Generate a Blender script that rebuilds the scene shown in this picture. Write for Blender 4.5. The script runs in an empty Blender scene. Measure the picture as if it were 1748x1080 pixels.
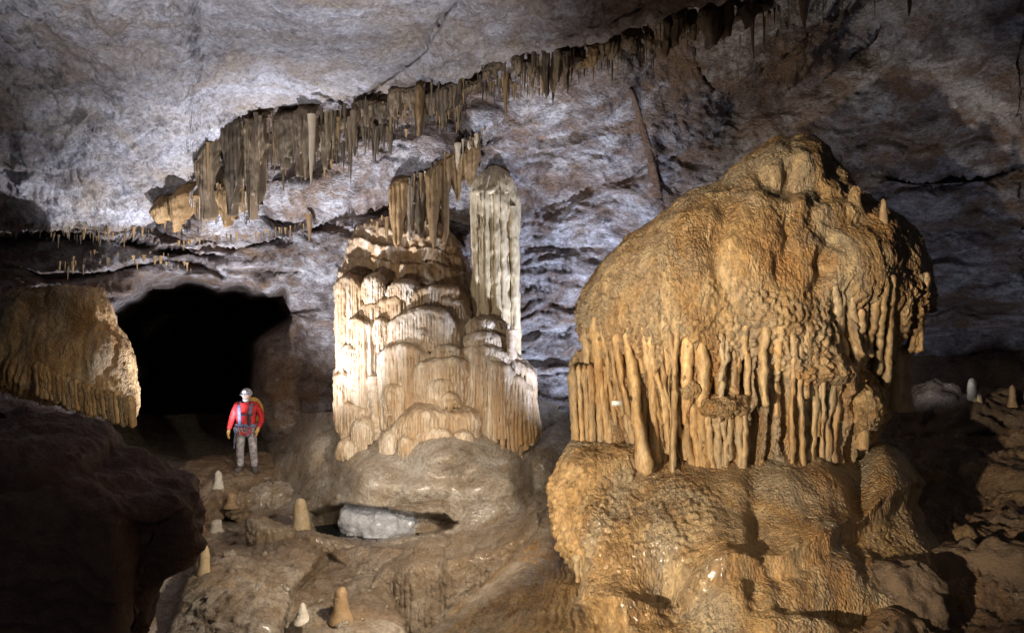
import bpy, math, random
import numpy as np

SC = bpy.context.scene
COL = SC.collection
R = math.radians
rng = np.random.default_rng(7)
random.seed(7)
F = 1165.0          # 24 mm lens on a 36 mm sensor, in pixels of the 1748 px wide photograph
CZ = 4.6            # height of the camera above the lowest ground

# ------------------------------------------------------------------ camera, air, lamps
cam = bpy.data.cameras.new('camera')
cam.lens = 24.0; cam.sensor_width = 36.0; cam.clip_start = 0.05; cam.clip_end = 300
camo = bpy.data.objects.new('camera', cam); COL.objects.link(camo)
camo.location = (0, 0, CZ); camo.rotation_euler = (R(90), 0, 0)
SC.camera = camo

world = bpy.data.worlds.new('World'); SC.world = world; world.use_nodes = True
bg = world.node_tree.nodes['Background']
bg.inputs[0].default_value = (0.55, 0.66, 1.0, 1); bg.inputs[1].default_value = 0.024

def P(u, v, Y):
    u = np.asarray(u, float); v = np.asarray(v, float); Y = np.asarray(Y, float)
    return np.stack(np.broadcast_arrays((u - 874) / F * Y, Y, CZ - (v - 540) / F * Y), -1)

def spot(name, loc, target, power, color, angle, blend=0.6, size=0.15):
    l = bpy.data.lights.new(name, 'SPOT'); l.energy = power; l.color = color
    l.spot_size = R(angle); l.spot_blend = blend; l.shadow_soft_size = size
    o = bpy.data.objects.new(name, l); COL.objects.link(o)
    o.location = loc
    d = np.array(target, float) - np.array(loc, float)
    import mathutils
    o.rotation_euler = mathutils.Vector(d).to_track_quat('-Z', 'Y').to_euler()
    return o

WARM = (1.0, 0.86, 0.68); NEUT = (1.0, 0.93, 0.84); COOL = (0.80, 0.85, 1.0); BLUE = (0.64, 0.73, 1.0)
# unseen spots: photographers' lamps inferred from the light, plus fills added for dim parts
spot('lamp_mound', (-2.4, 1.6, CZ - 1.3), P(1290, 690, 7.4), 2600, WARM, 44, .45, .06)
spot('fill_crown', (-2.8, 2.2, CZ + 1.2), P(1300, 450, 7.6), 1500, WARM, 30, .8, .06)  # added to light the crown without throwing its shadow up the wall
spot('lamp_mound_fill', (.6, -.4, CZ + .4), P(1140, 800, 7.0), 280, WARM, 50, .9, .2)
spot('lamp_flowstone', (-4.7, 7.4, CZ - 1.8), P(715, 640, 13), 450, NEUT, 56, .6, .06)
spot('lamp_flowstone_front', (-1.2, 6.8, CZ - 1.2), P(720, 800, 12.2), 480, NEUT, 56, .9, .1)
spot('lamp_ceiling', (-1.2, 3.8, CZ - 1.6), P(520, 50, 9.3), 2500, COOL, 64, .95, .1)
spot('lamp_vault', (-4.3, 10.4, CZ - 2.7), P(510, 345, 13.4), 3300, COOL, 92, .9, .1)
spot('fill_passage_roof', (-5.3, 13.0, CZ - 2.7), P(170, 420, 14.5), 1500, COOL, 84, .8, .1)  # added to lift the dark ledges over the passage
spot('lamp_back_wall', (2.3, 10.8, CZ - 2.6), P(930, 430, 14), 2300, BLUE, 80, .95, .1)
spot('lamp_right_wall', (5.6, 9.9, CZ - 1.3), P(1640, 330, 13), 150, BLUE, 100, .9, .1)
spot('lamp_caver', (-3.4, 9.3, CZ - 1.2), P(425, 790, 14), 230, NEUT, 32, .9, .1)
spot('fill_left_flowstone', (-4.4, 8.4, CZ - .2), P(150, 620, 12), 110, WARM, 34, .9, .1)  # small added fill for the hanging flowstone
spot('lamp_floor', (.2, 6.2, CZ - .4), P(540, 950, 11), 1150, WARM, 84, .9, .08)
spot('lamp_roof_right', (-1.6, 8.8, CZ - 1.8), P(1130, 120, 12), 850, NEUT, 58, .95, .12)
spot('fill_ridge', (-1.9, 4.4, CZ - .4), P(860, 980, 7.8), 330, WARM, 56, .9, .08)  # added to brighten the tan ridge
spot('fill_boulder', (-1.2, -.6, CZ + .7), P(140, 880, 5.3), 60, WARM, 46, .9, .3)  # weak added fill, keeps the boulder from going black

vs = SC.view_settings
vs.view_transform = 'Standard'; vs.look = 'None'; vs.exposure = 0.2; vs.gamma = 1
vs.use_curve_mapping = False
SC.cycles.use_denoising = True
SC.cycles.max_bounces = 5; SC.cycles.diffuse_bounces = 3

# ------------------------------------------------------------------ noise
_r = np.random.default_rng(11)
PERM = _r.permutation(256).astype(np.int32); PERM = np.concatenate([PERM, PERM, PERM])
_g = _r.normal(size=(256, 3)); GRAD = (_g / np.linalg.norm(_g, axis=1)[:, None]).astype(np.float32)
JIT = _r.random((256, 3)).astype(np.float32)

def perlin(p):
    sh = p.shape[:-1]; p = np.ascontiguousarray(p.reshape(-1, 3), dtype=np.float32)
    out = np.empty(len(p), np.float32)
    for a in range(0, len(p), 200000):
        q = p[a:a + 200000]; i = np.floor(q); f = q - i; i = i.astype(np.int32) & 255
        w = f * f * f * (f * (f * 6 - 15) + 10)
        tot = 0
        for dx in (0, 1):
            hx = PERM[i[:, 0] + dx]; wx = w[:, 0] if dx else 1 - w[:, 0]
            for dy in (0, 1):
                hy = PERM[hx + i[:, 1] + dy]; wy = w[:, 1] if dy else 1 - w[:, 1]
                for dz in (0, 1):
                    g = GRAD[PERM[hy + i[:, 2] + dz]]; wz = w[:, 2] if dz else 1 - w[:, 2]
                    tot = tot + wx * wy * wz * (g[:, 0] * (f[:, 0] - dx) + g[:, 1] * (f[:, 1] - dy) + g[:, 2] * (f[:, 2] - dz))
        out[a:a + 200000] = tot * 1.5
    return out.reshape(sh)

def fbm(p, o=4, gain=.5):
    t = 0; a = 1; p = np.asarray(p, np.float32)
    for k in range(o):
        t = t + a * perlin(p * 2 ** k + 17.3 * k); a *= gain
    return t

def ridged(p, o=4, gain=.5):
    t = 0; a = 1; p = np.asarray(p, np.float32)
    for k in range(o):
        t = t + a * (1 - 2 * np.abs(perlin(p * 2 ** k + 31.7 * k))); a *= gain
    return t

def worley(p):
    """distance to the nearest of scattered points, one per unit cell"""
    sh = p.shape[:-1]; p = np.ascontiguousarray(p.reshape(-1, 3), dtype=np.float32)
    out = np.empty(len(p), np.float32)
    for a in range(0, len(p), 200000):
        q = p[a:a + 200000]; i = np.floor(q); f = q - i; i = i.astype(np.int32)
        best = np.full(len(q), 9, np.float32)
        for dx in (-1, 0, 1):
            hx = PERM[(i[:, 0] + dx) & 255]
            for dy in (-1, 0, 1):
                hy = PERM[hx + ((i[:, 1] + dy) & 255)]
                for dz in (-1, 0, 1):
                    j = JIT[PERM[hy + ((i[:, 2] + dz) & 255)]]
                    d = (dx + j[:, 0] - f[:, 0]) ** 2 + (dy + j[:, 1] - f[:, 1]) ** 2 + (dz + j[:, 2] - f[:, 2]) ** 2
                    np.minimum(best, d, out=best)
        out[a:a + 200000] = np.sqrt(best)
    return out.reshape(sh)

def S3(p, sx, sy, sz): return np.asarray(p, np.float32) * np.array([sx, sy, sz], np.float32)
def sstep(x, a, b):
    t = np.clip((x - a) / (b - a), 0, 1); return t * t * (3 - 2 * t)
def knobs(p, s, sharp=.75):
    """popcorn calcite: rounded knobs 0..1"""
    return np.clip(1 - worley(p * s) / sharp, 0, 1) ** .7

# ------------------------------------------------------------------ mesh helpers
def mesh_from(name, V, Q, attrs=None, smooth=True):
    me = bpy.data.meshes.new(name)
    V = np.ascontiguousarray(V.reshape(-1, 3), dtype=np.float32); Q = np.ascontiguousarray(Q, dtype=np.int32)
    n = Q.shape[1]
    me.vertices.add(len(V)); me.vertices.foreach_set('co', V.ravel())
    me.loops.add(Q.size); me.loops.foreach_set('vertex_index', Q.ravel())
    me.polygons.add(len(Q)); me.polygons.foreach_set('loop_start', np.arange(0, Q.size, n, dtype=np.int32))
    me.update(calc_edges=True)
    if smooth: me.polygons.foreach_set('use_smooth', np.ones(len(Q), bool))
    for k, a in (attrs or {}).items():
        at = me.attributes.new(k, 'FLOAT', 'POINT'); at.data.foreach_set('value', np.ascontiguousarray(a.ravel(), dtype=np.float32))
    return me

def grid_quads(nv, nu, wrap=False, flip=False):
    idx = np.arange(nv * nu).reshape(nv, nu)
    if wrap: idx = np.concatenate([idx, idx[:, :1]], 1)
    q = np.stack([idx[:-1, :-1], idx[1:, :-1], idx[1:, 1:], idx[:-1, 1:]], -1).reshape(-1, 4)
    return q[:, ::-1] if flip else q

def gnormal(G, wrap=False):
    if wrap:
        E = np.concatenate([G[:, -1:], G, G[:, :1]], 1); du = np.gradient(E, axis=1)[:, 1:-1]
    else:
        du = np.gradient(G, axis=1)
    dv = np.gradient(G, axis=0)
    n = np.cross(dv, du); l = np.linalg.norm(n, axis=-1, keepdims=True)
    return n / np.maximum(l, 1e-9)

def link(name, me, mat=None, parent=None):
    o = bpy.data.objects.new(name, me); COL.objects.link(o)
    if mat is not None and me is not None and len(me.materials) == 0: me.materials.append(mat)
    if parent is not None: o.parent = parent
    return o

def grid_obj(name, G, mat, parent=None, wrap=False, attrs=None, flip=False):
    return link(name, mesh_from(name, G, grid_quads(G.shape[0], G.shape[1], wrap, flip), attrs), mat, parent)

def tag(o, label=None, cat=None, group=None, kind=None):
    if label: o['label'] = label
    if cat: o['category'] = cat
    if group: o['group'] = group
    if kind: o['kind'] = kind
    return o

def empty(name, loc=(0, 0, 0)):
    o = bpy.data.objects.new(name, None); COL.objects.link(o); o.location = loc; return o

def smooth1(a, k):
    if k < 1: return a
    w = np.hanning(2 * k + 3)[1:-1]; w /= w.sum()
    return np.convolve(np.pad(a, k, mode='edge'), w, 'valid')

def rbf(pts, c=.6):
    pts = np.array(pts, float); A = pts[:, :2] / 100
    D = np.sqrt(((A[:, None] - A[None]) ** 2).sum(-1) + c * c)
    n = len(pts); M = np.zeros((n + 1, n + 1)); M[:n, :n] = D + 0.02 * np.eye(n) * -1; M[:n, n] = 1; M[n, :n] = 1
    w = np.linalg.solve(M, np.append(pts[:, 2], 0))
    def f(u, v):
        u = u / 100; v = v / 100; t = np.full(np.broadcast(u, v).shape, w[n])
        for k in range(n): t = t + w[k] * np.sqrt((u - A[k, 0]) ** 2 + (v - A[k, 1]) ** 2 + c * c)
        return t
    return f

def poly_sd(u, v, poly):
    """signed distance in pixels to a closed outline, positive inside"""
    poly = np.array(poly, float); n = len(poly)
    d = np.full(u.shape, 1e9); ins = np.zeros(u.shape, bool)
    for k in range(n):
        a = poly[k]; b = poly[(k + 1) % n]; e = b - a
        t = np.clip(((u - a[0]) * e[0] + (v - a[1]) * e[1]) / (e @ e + 1e-9), 0, 1)
        d = np.minimum(d, (u - a[0] - t * e[0]) ** 2 + (v - a[1] - t * e[1]) ** 2)
        c = (a[1] > v) != (b[1] > v)
        ins ^= c & (u < (b[0] - a[0]) * (v - a[1]) / (b[1] - a[1] + 1e-12) + a[0])
    d = np.sqrt(d); return np.where(ins, d, -d)

def blobs(u, v, lst):
    t = np.zeros(u.shape)
    for (bu, bv, ru, rv, a) in lst:
        g = a * np.exp(-((u - bu) / ru) ** 2 - ((v - bv) / rv) ** 2); t = np.where(np.abs(g) > np.abs(t), g, t)
    return t
def bumps(u, v, lst):
    t = np.zeros(u.shape)
    for (bu, bv, ru, rv, a) in lst: t += a * np.exp(-((u - bu) / ru) ** 2 - ((v - bv) / rv) ** 2)
    return t
def line(pl, u): pl = np.array(pl, float); return np.interp(u, pl[:, 0], pl[:, 1])
def ledge(u, v, pl, out, La, inn, Lb, wob=None, fd=50):
    pl = np.array(pl, float); s = v - np.interp(u, pl[:, 0], pl[:, 1])
    if wob is not None: s = s + wob
    fade = sstep(u, pl[0, 0] - 1, pl[0, 0] + fd) * (1 - sstep(u, pl[-1, 0] - fd, pl[-1, 0] + 1))
    b = sstep(s, -3, 5)
    return fade * ((1 - b) * -out * np.exp(np.minimum(s, 0) / La) + b * inn * np.exp(-np.maximum(s, 0) / Lb))

def soften(A, k):
    w = np.hanning(2 * k + 3)[1:-1]; w /= w.sum()
    B = np.pad(A, ((k, k), (0, 0)), mode='edge'); A = sum(w[i] * B[i:i + A.shape[0]] for i in range(2 * k + 1))
    B = np.pad(A, ((0, 0), (k, k)), mode='edge'); return sum(w[i] * B[:, i:i + A.shape[1]] for i in range(2 * k + 1))

# ------------------------------------------------------------------ materials
def nd(nt, t, **kw):
    n = nt.nodes.new(t)
    for k, v in kw.items(): setattr(n, k, v)
    return n

def rock_mat(name, pale, mid, dark, stain_c=None, scale=1.0, stretch=(1, 1, 1), lo=.36, hi=.66, dark_amt=.55, rough=(.45, .8),
             bump=.5, bump_d=.02, fine=28, spec=.35, rnd=0.0, speck=.25, tint=None, coat=0.0, grain=0, streak=None):
    m = bpy.data.materials.new(name); m.use_nodes = True; nt = m.node_tree
    b = nt.nodes['Principled BSDF']; L = nt.links.new
    tc = nd(nt, 'ShaderNodeTexCoord'); mp = nd(nt, 'ShaderNodeMapping'); mp.inputs['Scale'].default_value = stretch
    L(tc.outputs['Object'], mp.inputs['Vector'])
    n1 = nd(nt, 'ShaderNodeTexNoise'); n1.inputs['Scale'].default_value = 1.1 * scale; n1.inputs['Detail'].default_value = 9; n1.inputs['Roughness'].default_value = .68; n1.inputs['Distortion'].default_value = .6
    n2 = nd(nt, 'ShaderNodeTexNoise'); n2.inputs['Scale'].default_value = 3.3 * scale; n2.inputs['Detail'].default_value = 8; n2.inputs['Roughness'].default_value = .72
    n3 = nd(nt, 'ShaderNodeTexNoise'); n3.inputs['Scale'].default_value = 13 * scale; n3.inputs['Detail'].default_value = 6; n3.inputs['Roughness'].default_value = .7
    for n in (n1, n2, n3): L(mp.outputs['Vector'], n.inputs['Vector'])
    r1 = nd(nt, 'ShaderNodeMapRange'); r1.inputs['From Min'].default_value = lo; r1.inputs['From Max'].default_value = hi
    L(n1.outputs['Fac'], r1.inputs['Value'])
    m1 = nd(nt, 'ShaderNodeMix', data_type='RGBA'); m1.inputs[6].default_value = (*pale, 1); m1.inputs[7].default_value = (*mid, 1)
    L(r1.outputs['Result'], m1.inputs[0])
    last = m1.outputs[2]
    if stain_c:
        at = nd(nt, 'ShaderNodeAttribute', attribute_name='stain')
        ad = nd(nt, 'ShaderNodeMath', operation='MULTIPLY_ADD'); L(n2.outputs['Fac'], ad.inputs[0]); ad.inputs[1].default_value = 1.5; ad.inputs[2].default_value = -.75
        sm = nd(nt, 'ShaderNodeMath', operation='ADD', use_clamp=True); L(at.outputs['Fac'], sm.inputs[0])
        ml = nd(nt, 'ShaderNodeMath', operation='MULTIPLY'); L(ad.outputs[0], ml.inputs[0])
        pk = nd(nt, 'ShaderNodeMath', operation='GREATER_THAN'); L(at.outputs['Fac'], pk.inputs[0]); pk.inputs[1].default_value = .02
        L(pk.outputs[0], ml.inputs[1]); L(ml.outputs[0], sm.inputs[1])
        m2 = nd(nt, 'ShaderNodeMix', data_type='RGBA'); L(last, m2.inputs[6]); m2.inputs[7].default_value = (*stain_c, 1); L(sm.outputs[0], m2.inputs[0])
        last = m2.outputs[2]
    r2 = nd(nt, 'ShaderNodeMapRange'); r2.inputs['From Min'].default_value = .52; r2.inputs['From Max'].default_value = .72; r2.inputs['To Max'].default_value = dark_amt
    L(n2.outputs['Fac'], r2.inputs['Value'])
    m3 = nd(nt, 'ShaderNodeMix', data_type='RGBA'); L(last, m3.inputs[6]); m3.inputs[7].default_value = (*dark, 1); L(r2.outputs['Result'], m3.inputs[0])
    last = m3.outputs[2]
    if tint:
        n4 = nd(nt, 'ShaderNodeTexNoise'); n4.inputs['Scale'].default_value = tint[1]; n4.inputs['Detail'].default_value = 7; n4.inputs['Roughness'].default_value = .7; n4.inputs['Distortion'].default_value = 1.0
        mp4 = nd(nt, 'ShaderNodeMapping'); mp4.inputs['Location'].default_value = (3.1, 7.7, 1.3); L(mp.outputs['Vector'], mp4.inputs['Vector']); L(mp4.outputs['Vector'], n4.inputs['Vector'])
        r5 = nd(nt, 'ShaderNodeMapRange'); r5.inputs['From Min'].default_value = .46; r5.inputs['From Max'].default_value = .62; r5.inputs['To Max'].default_value = tint[2]
        L(n4.outputs['Fac'], r5.inputs['Value'])
        m4 = nd(nt, 'ShaderNodeMix', data_type='RGBA'); L(last, m4.inputs[6]); m4.inputs[7].default_value = (*tint[0], 1); L(r5.outputs['Result'], m4.inputs[0]); last = m4.outputs[2]
    if streak:
        mp5 = nd(nt, 'ShaderNodeMapping'); mp5.inputs['Scale'].default_value = (5.5, 5.5, .45); L(tc.outputs['Object'], mp5.inputs['Vector'])
        n5 = nd(nt, 'ShaderNodeTexNoise'); n5.inputs['Scale'].default_value = 1.0; n5.inputs['Detail'].default_value = 6; n5.inputs['Roughness'].default_value = .65; n5.inputs['Distortion'].default_value = .5
        L(mp5.outputs['Vector'], n5.inputs['Vector'])
        for lo_, hi_, c_, a_ in ((.53, .66, streak[0], streak[2]), (.47, .36, streak[1], streak[2])):
            r6 = nd(nt, 'ShaderNodeMapRange'); r6.inputs['From Min'].default_value = lo_; r6.inputs['From Max'].default_value = hi_; r6.inputs['To Max'].default_value = a_
            L(n5.outputs['Fac'], r6.inputs['Value'])
            m5 = nd(nt, 'ShaderNodeMix', data_type='RGBA'); L(last, m5.inputs[6]); m5.inputs[7].default_value = (*c_, 1); L(r6.outputs['Result'], m5.inputs[0]); last = m5.outputs[2]
    # grain: light and dark specks
    r3 = nd(nt, 'ShaderNodeMapRange'); r3.inputs['From Min'].default_value = .3; r3.inputs['From Max'].default_value = .7
    r3.inputs['To Min'].default_value = 1 - speck; r3.inputs['To Max'].default_value = 1 + speck
    L(n3.outputs['Fac'], r3.inputs['Value'])
    val = r3.outputs['Result']
    if rnd:
        oi = nd(nt, 'ShaderNodeObjectInfo'); rr = nd(nt, 'ShaderNodeMapRange'); rr.inputs['To Min'].default_value = 1 - rnd; rr.inputs['To Max'].default_value = 1 + rnd * .6
        L(oi.outputs['Random'], rr.inputs['Value'])
        mm = nd(nt, 'ShaderNodeMath', operation='MULTIPLY'); L(val, mm.inputs[0]); L(rr.outputs['Result'], mm.inputs[1]); val = mm.outputs[0]
    vm = nd(nt, 'ShaderNodeVectorMath', operation='SCALE'); L(last, vm.inputs[0]); L(val, vm.inputs['Scale'])
    L(vm.outputs[0], b.inputs['Base Color'])
    r4 = nd(nt, 'ShaderNodeMapRange'); r4.inputs['From Min'].default_value = .35; r4.inputs['From Max'].default_value = .65
    r4.inputs['To Min'].default_value = rough[0]; r4.inputs['To Max'].default_value = rough[1]
    L(n2.outputs['Fac'], r4.inputs['Value']); L(r4.outputs['Result'], b.inputs['Roughness'])
    b.inputs['Specular IOR Level'].default_value = spec
    if coat: b.inputs['Coat Weight'].default_value = coat; b.inputs['Coat Roughness'].default_value = .22
    nb = nd(nt, 'ShaderNodeTexNoise'); nb.inputs['Scale'].default_value = fine; nb.inputs['Detail'].default_value = 5; nb.inputs['Roughness'].default_value = .65
    L(mp.outputs['Vector'], nb.inputs['Vector'])
    ab = nd(nt, 'ShaderNodeMath', operation='ADD'); L(nb.outputs['Fac'], ab.inputs[0]); L(n3.outputs['Fac'], ab.inputs[1])
    if grain:
        vo = nd(nt, 'ShaderNodeTexVoronoi'); vo.inputs['Scale'].default_value = grain; vo.inputs['Randomness'].default_value = 1
        L(mp.outputs['Vector'], vo.inputs['Vector'])
        sb = nd(nt, 'ShaderNodeMath', operation='MULTIPLY_ADD'); L(vo.outputs['Distance'], sb.inputs[0]); gm = nd(nt, 'ShaderNodeMapRange'); gm.inputs['From Min'].default_value = .42; gm.inputs['From Max'].default_value = .62; gm.inputs['To Min'].default_value = -.15; gm.inputs['To Max'].default_value = -1.1; L(n1.outputs['Fac'], gm.inputs['Value']); L(gm.outputs['Result'], sb.inputs[1]); L(ab.outputs[0], sb.inputs[2]); ab = sb
    bp = nd(nt, 'ShaderNodeBump'); bp.inputs['Strength'].default_value = bump; bp.inputs['Distance'].default_value = bump_d
    L(ab.outputs[0], bp.inputs['Height']); L(bp.outputs['Normal'], b.inputs['Normal'])
    return m

def plain(name, c, rough=.6, metal=0, noise=.15, emit=0):
    m = bpy.data.materials.new(name); m.use_nodes = True; nt = m.node_tree; b = nt.nodes['Principled BSDF']; L = nt.links.new
    tc = nd(nt, 'ShaderNodeTexCoord'); n = nd(nt, 'ShaderNodeTexNoise'); n.inputs['Scale'].default_value = 14; n.inputs['Detail'].default_value = 5
    L(tc.outputs['Object'], n.inputs['Vector'])
    r = nd(nt, 'ShaderNodeMapRange'); r.inputs['From Min'].default_value = .3; r.inputs['From Max'].default_value = .7; r.inputs['To Min'].default_value = 1 - noise; r.inputs['To Max'].default_value = 1 + noise
    L(n.outputs['Fac'], r.inputs['Value'])
    vm = nd(nt, 'ShaderNodeVectorMath', operation='SCALE'); vm.inputs[0].default_value = c; L(r.outputs['Result'], vm.inputs['Scale'])
    L(vm.outputs[0], b.inputs['Base Color']); b.inputs['Roughness'].default_value = rough; b.inputs['Metallic'].default_value = metal
    if emit:
        b.inputs['Emission Color'].default_value = (*c, 1); b.inputs['Emission Strength'].default_value = emit
    return m

M_WALL = rock_mat('wall_limestone', (.63, .595, .59), (.25, .205, .19), (.05, .042, .045), (.17, .088, .042), scale=1.2, stretch=(1, 1, 1.8), lo=.42, hi=.58, dark_amt=.95, bump=1.0, bump_d=.07, fine=22, speck=.5, tint=((.25, .15, .085), .8, .85))
M_CEIL = rock_mat('ceiling_limestone', (.54, .51, .52), (.32, .28, .26), (.07, .06, .065), (.20, .12, .06), scale=1.2, lo=.40, hi=.60, dark_amt=.9, bump=1.0, bump_d=.06, fine=22, speck=.45, tint=((.36, .27, .18), .7, .6))
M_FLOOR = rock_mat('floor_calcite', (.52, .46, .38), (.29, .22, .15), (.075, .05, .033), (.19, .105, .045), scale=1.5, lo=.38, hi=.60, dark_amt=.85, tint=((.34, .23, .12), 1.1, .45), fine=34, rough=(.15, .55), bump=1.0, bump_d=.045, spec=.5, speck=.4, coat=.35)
M_MOUND = rock_mat('ochre_flowstone', (.47, .295, .122), (.28, .16, .058), (.085, .046, .02), (.48, .22, .055), scale=1.5, stretch=(1, 1, .55), lo=.38, hi=.58, dark_amt=.9, rough=(.45, .85), bump=1.0, bump_d=.035, fine=38, spec=.5, speck=.45, tint=((.33, .27, .18), 1.0, .8), coat=.05, grain=42, streak=((.20, .11, .045), (.55, .39, .20), .65))
M_BASE = rock_mat('wet_flowstone', (.47, .295, .122), (.28, .16, .058), (.085, .046, .02), (.48, .22, .055), scale=1.5, stretch=(1, 1, .55), lo=.38, hi=.58, dark_amt=.9, rough=(.2, .6), bump=1.0, bump_d=.035, fine=38, spec=.5, speck=.45, tint=((.33, .27, .18), 1.0, .8), coat=.35, grain=42, streak=((.20, .11, .045), (.55, .39, .20), .65))
M_DRAPE = rock_mat('ochre_drapery', (.47, .315, .145), (.36, .205, .078), (.20, .085, .028), None, scale=2.0, stretch=(1, 1, .35), dark_amt=.85, rnd=.3, speck=.45, tint=((.33, .26, .16), 2.2, .8), coat=.03, grain=48, rough=(.45, .8), bump=.5, bump_d=.02, spec=.45)
M_CORE = rock_mat('orange_calcite', (.46, .23, .065), (.34, .15, .04), (.14, .06, .022), None, scale=2.0, stretch=(1, 1, .3), dark_amt=.5, rough=(.35, .6), bump=.5, bump_d=.02)
M_FLOW = rock_mat('cream_flowstone', (.62, .52, .40), (.46, .345, .225), (.27, .16, .08), (.33, .185, .07), scale=1.6, stretch=(1, 1, .25), lo=.38, hi=.58, dark_amt=.75, speck=.35, tint=((.36, .23, .115), 1.6, .65), rough=(.4, .75), bump=.5, bump_d=.02, streak=((.34, .20, .10), (.70, .62, .50), .6))
M_COLUMN = rock_mat('column_calcite', (.66, .545, .36), (.48, .36, .20), (.22, .135, .06), None, scale=1.6, stretch=(1, 1, .2), dark_amt=.45, rough=(.4, .75), bump=.5, bump_d=.02)
M_DARKST = rock_mat('dark_stalactite', (.19, .13, .07), (.09, .06, .034), (.03, .023, .016), None, scale=2.5, stretch=(1, 1, .3), dark_amt=.7, bump=.5, bump_d=.02, rnd=.5)
M_OCHST = rock_mat('ochre_stalactite', (.38, .235, .10), (.25, .14, .055), (.09, .05, .022), None, scale=2.5, stretch=(1, 1, .3), dark_amt=.6, bump=.5, bump_d=.02, rnd=.35)
M_PALEST = rock_mat('pale_stalactite', (.58, .47, .33), (.45, .31, .17), (.24, .14, .07), None, scale=2.5, stretch=(1, 1, .3), dark_amt=.5, bump=.5, bump_d=.02, rnd=.2)
M_BOULD = rock_mat('boulder_stone', (.16, .095, .07), (.085, .05, .037), (.035, .024, .02), None, scale=1.0, dark_amt=.6, bump=.8, bump_d=.04, rough=(.5, .85))
M_MITE = rock_mat('stalagmite_calcite', (.50, .40, .26), (.34, .24, .13), (.15, .095, .05), None, scale=4, dark_amt=.75, bump=.4, bump_d=.015, rough=(.3, .6), rnd=.1)
M_MITEW = rock_mat('white_stalagmite', (.70, .66, .58), (.52, .46, .37), (.30, .24, .17), None, scale=4, dark_amt=.4, bump=.4, bump_d=.015, rough=(.3, .6))
M_MITEB = rock_mat('brown_stalagmite', (.36, .25, .14), (.26, .16, .08), (.12, .07, .035), None, scale=3, dark_amt=.5, bump=.4, bump_d=.015, rough=(.3, .6))
M_BULGE = rock_mat('wet_white_calcite', (.62, .62, .64), (.42, .42, .46), (.14, .13, .14), None, scale=4, dark_amt=.7, bump=.8, bump_d=.03, rough=(.15, .45), coat=.4, speck=.5)
M_DROCK = rock_mat('brown_rock', (.16, .105, .06), (.09, .058, .034), (.035, .025, .018), None, scale=1.3, dark_amt=.6, bump=.8, bump_d=.04, rough=(.3, .7), spec=.5)

# ------------------------------------------------------------------ cave wall (back wall and vault)
def axis(a, b, lo, hi, step, coarse):
    return np.concatenate([np.arange(lo, a, coarse), np.arange(a, b, step), np.arange(b, hi + coarse, coarse)])

uu = axis(-30, 1780, -420, 2200, 3.1, 24); vv = axis(-15, 800, -300, 1000, 2.9, 16)
U, V = np.meshgrid(uu, vv)
UV3 = np.stack([U / 60, V / 60, np.zeros_like(U)], -1)
wob = 9 * fbm(UV3, 4)
wob2 = 9 * fbm(UV3 + 40, 4)
wall_pts = [(-420, -200, 12), (-420, 400, 13), (-420, 900, 13), (0, -250, 13), (500, -250, 13), (1000, -250, 12), (1500, -250, 10), (2200, -200, 9),
    (0, 390, 14.6), (0, 480, 13.8), (0, 560, 13.0), (0, 700, 13.0), (160, 400, 14.8), (160, 470, 14.9), (330, 400, 14.6), (330, 470, 15.0), (450, 440, 15),
    (480, 350, 14.3), (560, 420, 15.0), (560, 520, 15.3), (560, 700, 15.2), (560, 330, 13.7), (600, 250, 13.0), (700, 200, 12.3), (690, 300, 12.7), (400, 250, 13.6), (200, 200, 14),
    (760, 250, 12.6), (800, 300, 13.4), (840, 400, 14.6), (700, 420, 14.8), (900, 200, 12.7), (1000, 150, 12.2), (1100, 80, 11.6), (1160, 20, 11.0), (1300, 0, 10.4),
    (900, 450, 14.6), (950, 700, 14.2), (950, 850, 13.6), (1000, 500, 14.4), (900, 330, 13.7), (1000, 330, 13.6), (1100, 250, 13.3), (1200, 180, 13.2), (1400, 130, 12.6), (1300, 400, 14.3),
    (1500, 250, 13.3), (1600, 100, 11.8), (1748, 0, 10.3), (1600, 500, 13.6), (1748, 400, 12.4), (1748, 640, 12.6), (1550, 700, 14.0), (1650, 660, 13.2), (2200, 300, 9.5), (2200, 900, 9), (1400, 900, 13), (500, 900, 15)]
D = rbf(wall_pts)(U, V)
# lips and strata
D += ledge(U, V, [(430, 352), (560, 346), (620, 327), (680, 318), (740, 285), (790, 242), (830, 216), (866, 222)], .55, 45, 1.15, 38, wob * .5)
D += ledge(U, V, [(250, 420), (330, 408), (430, 398), (500, 380), (560, 366), (640, 374), (700, 372)], .45, 30, 1.1, 42, wob * .5)
D += ledge(U, V, [(-60, 392), (60, 395), (160, 388), (260, 400), (330, 430), (400, 440)], .45, 25, .9, 30, wob * .6)
D += ledge(U, V, [(20, 470), (120, 462), (200, 448), (300, 440), (350, 455), (420, 470)], .4, 20, .6, 25, wob * .6)
D += ledge(U, V, [(60, 505), (180, 500), (262, 492), (330, 484), (450, 500), (560, 520)], .35, 22, .5, 60, wob * .5)
D += ledge(U, V, [(280, 440), (370, 452), (450, 458), (540, 470)], .2, 20, .3, 20, wob2 * .7)
D += ledge(U, V, [(840, 352), (930, 340), (1000, 312), (1090, 276), (1190, 242)], .15, 30, .45, 28, wob * .7)
D += ledge(U, V, [(880, 240), (960, 215), (1040, 190), (1100, 160)], .2, 40, .3, 40, wob2)
D += ledge(U, V, [(1180, 60), (1220, 120), (1300, 135), (1400, 130), (1450, 90), (1520, 10)], .3, 30, .8, 60, wob)
D += ledge(U, V, [(1300, 300), (1420, 270), (1560, 290), (1700, 280), (1900, 260)], .25, 40, .45, 30, wob2)
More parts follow.
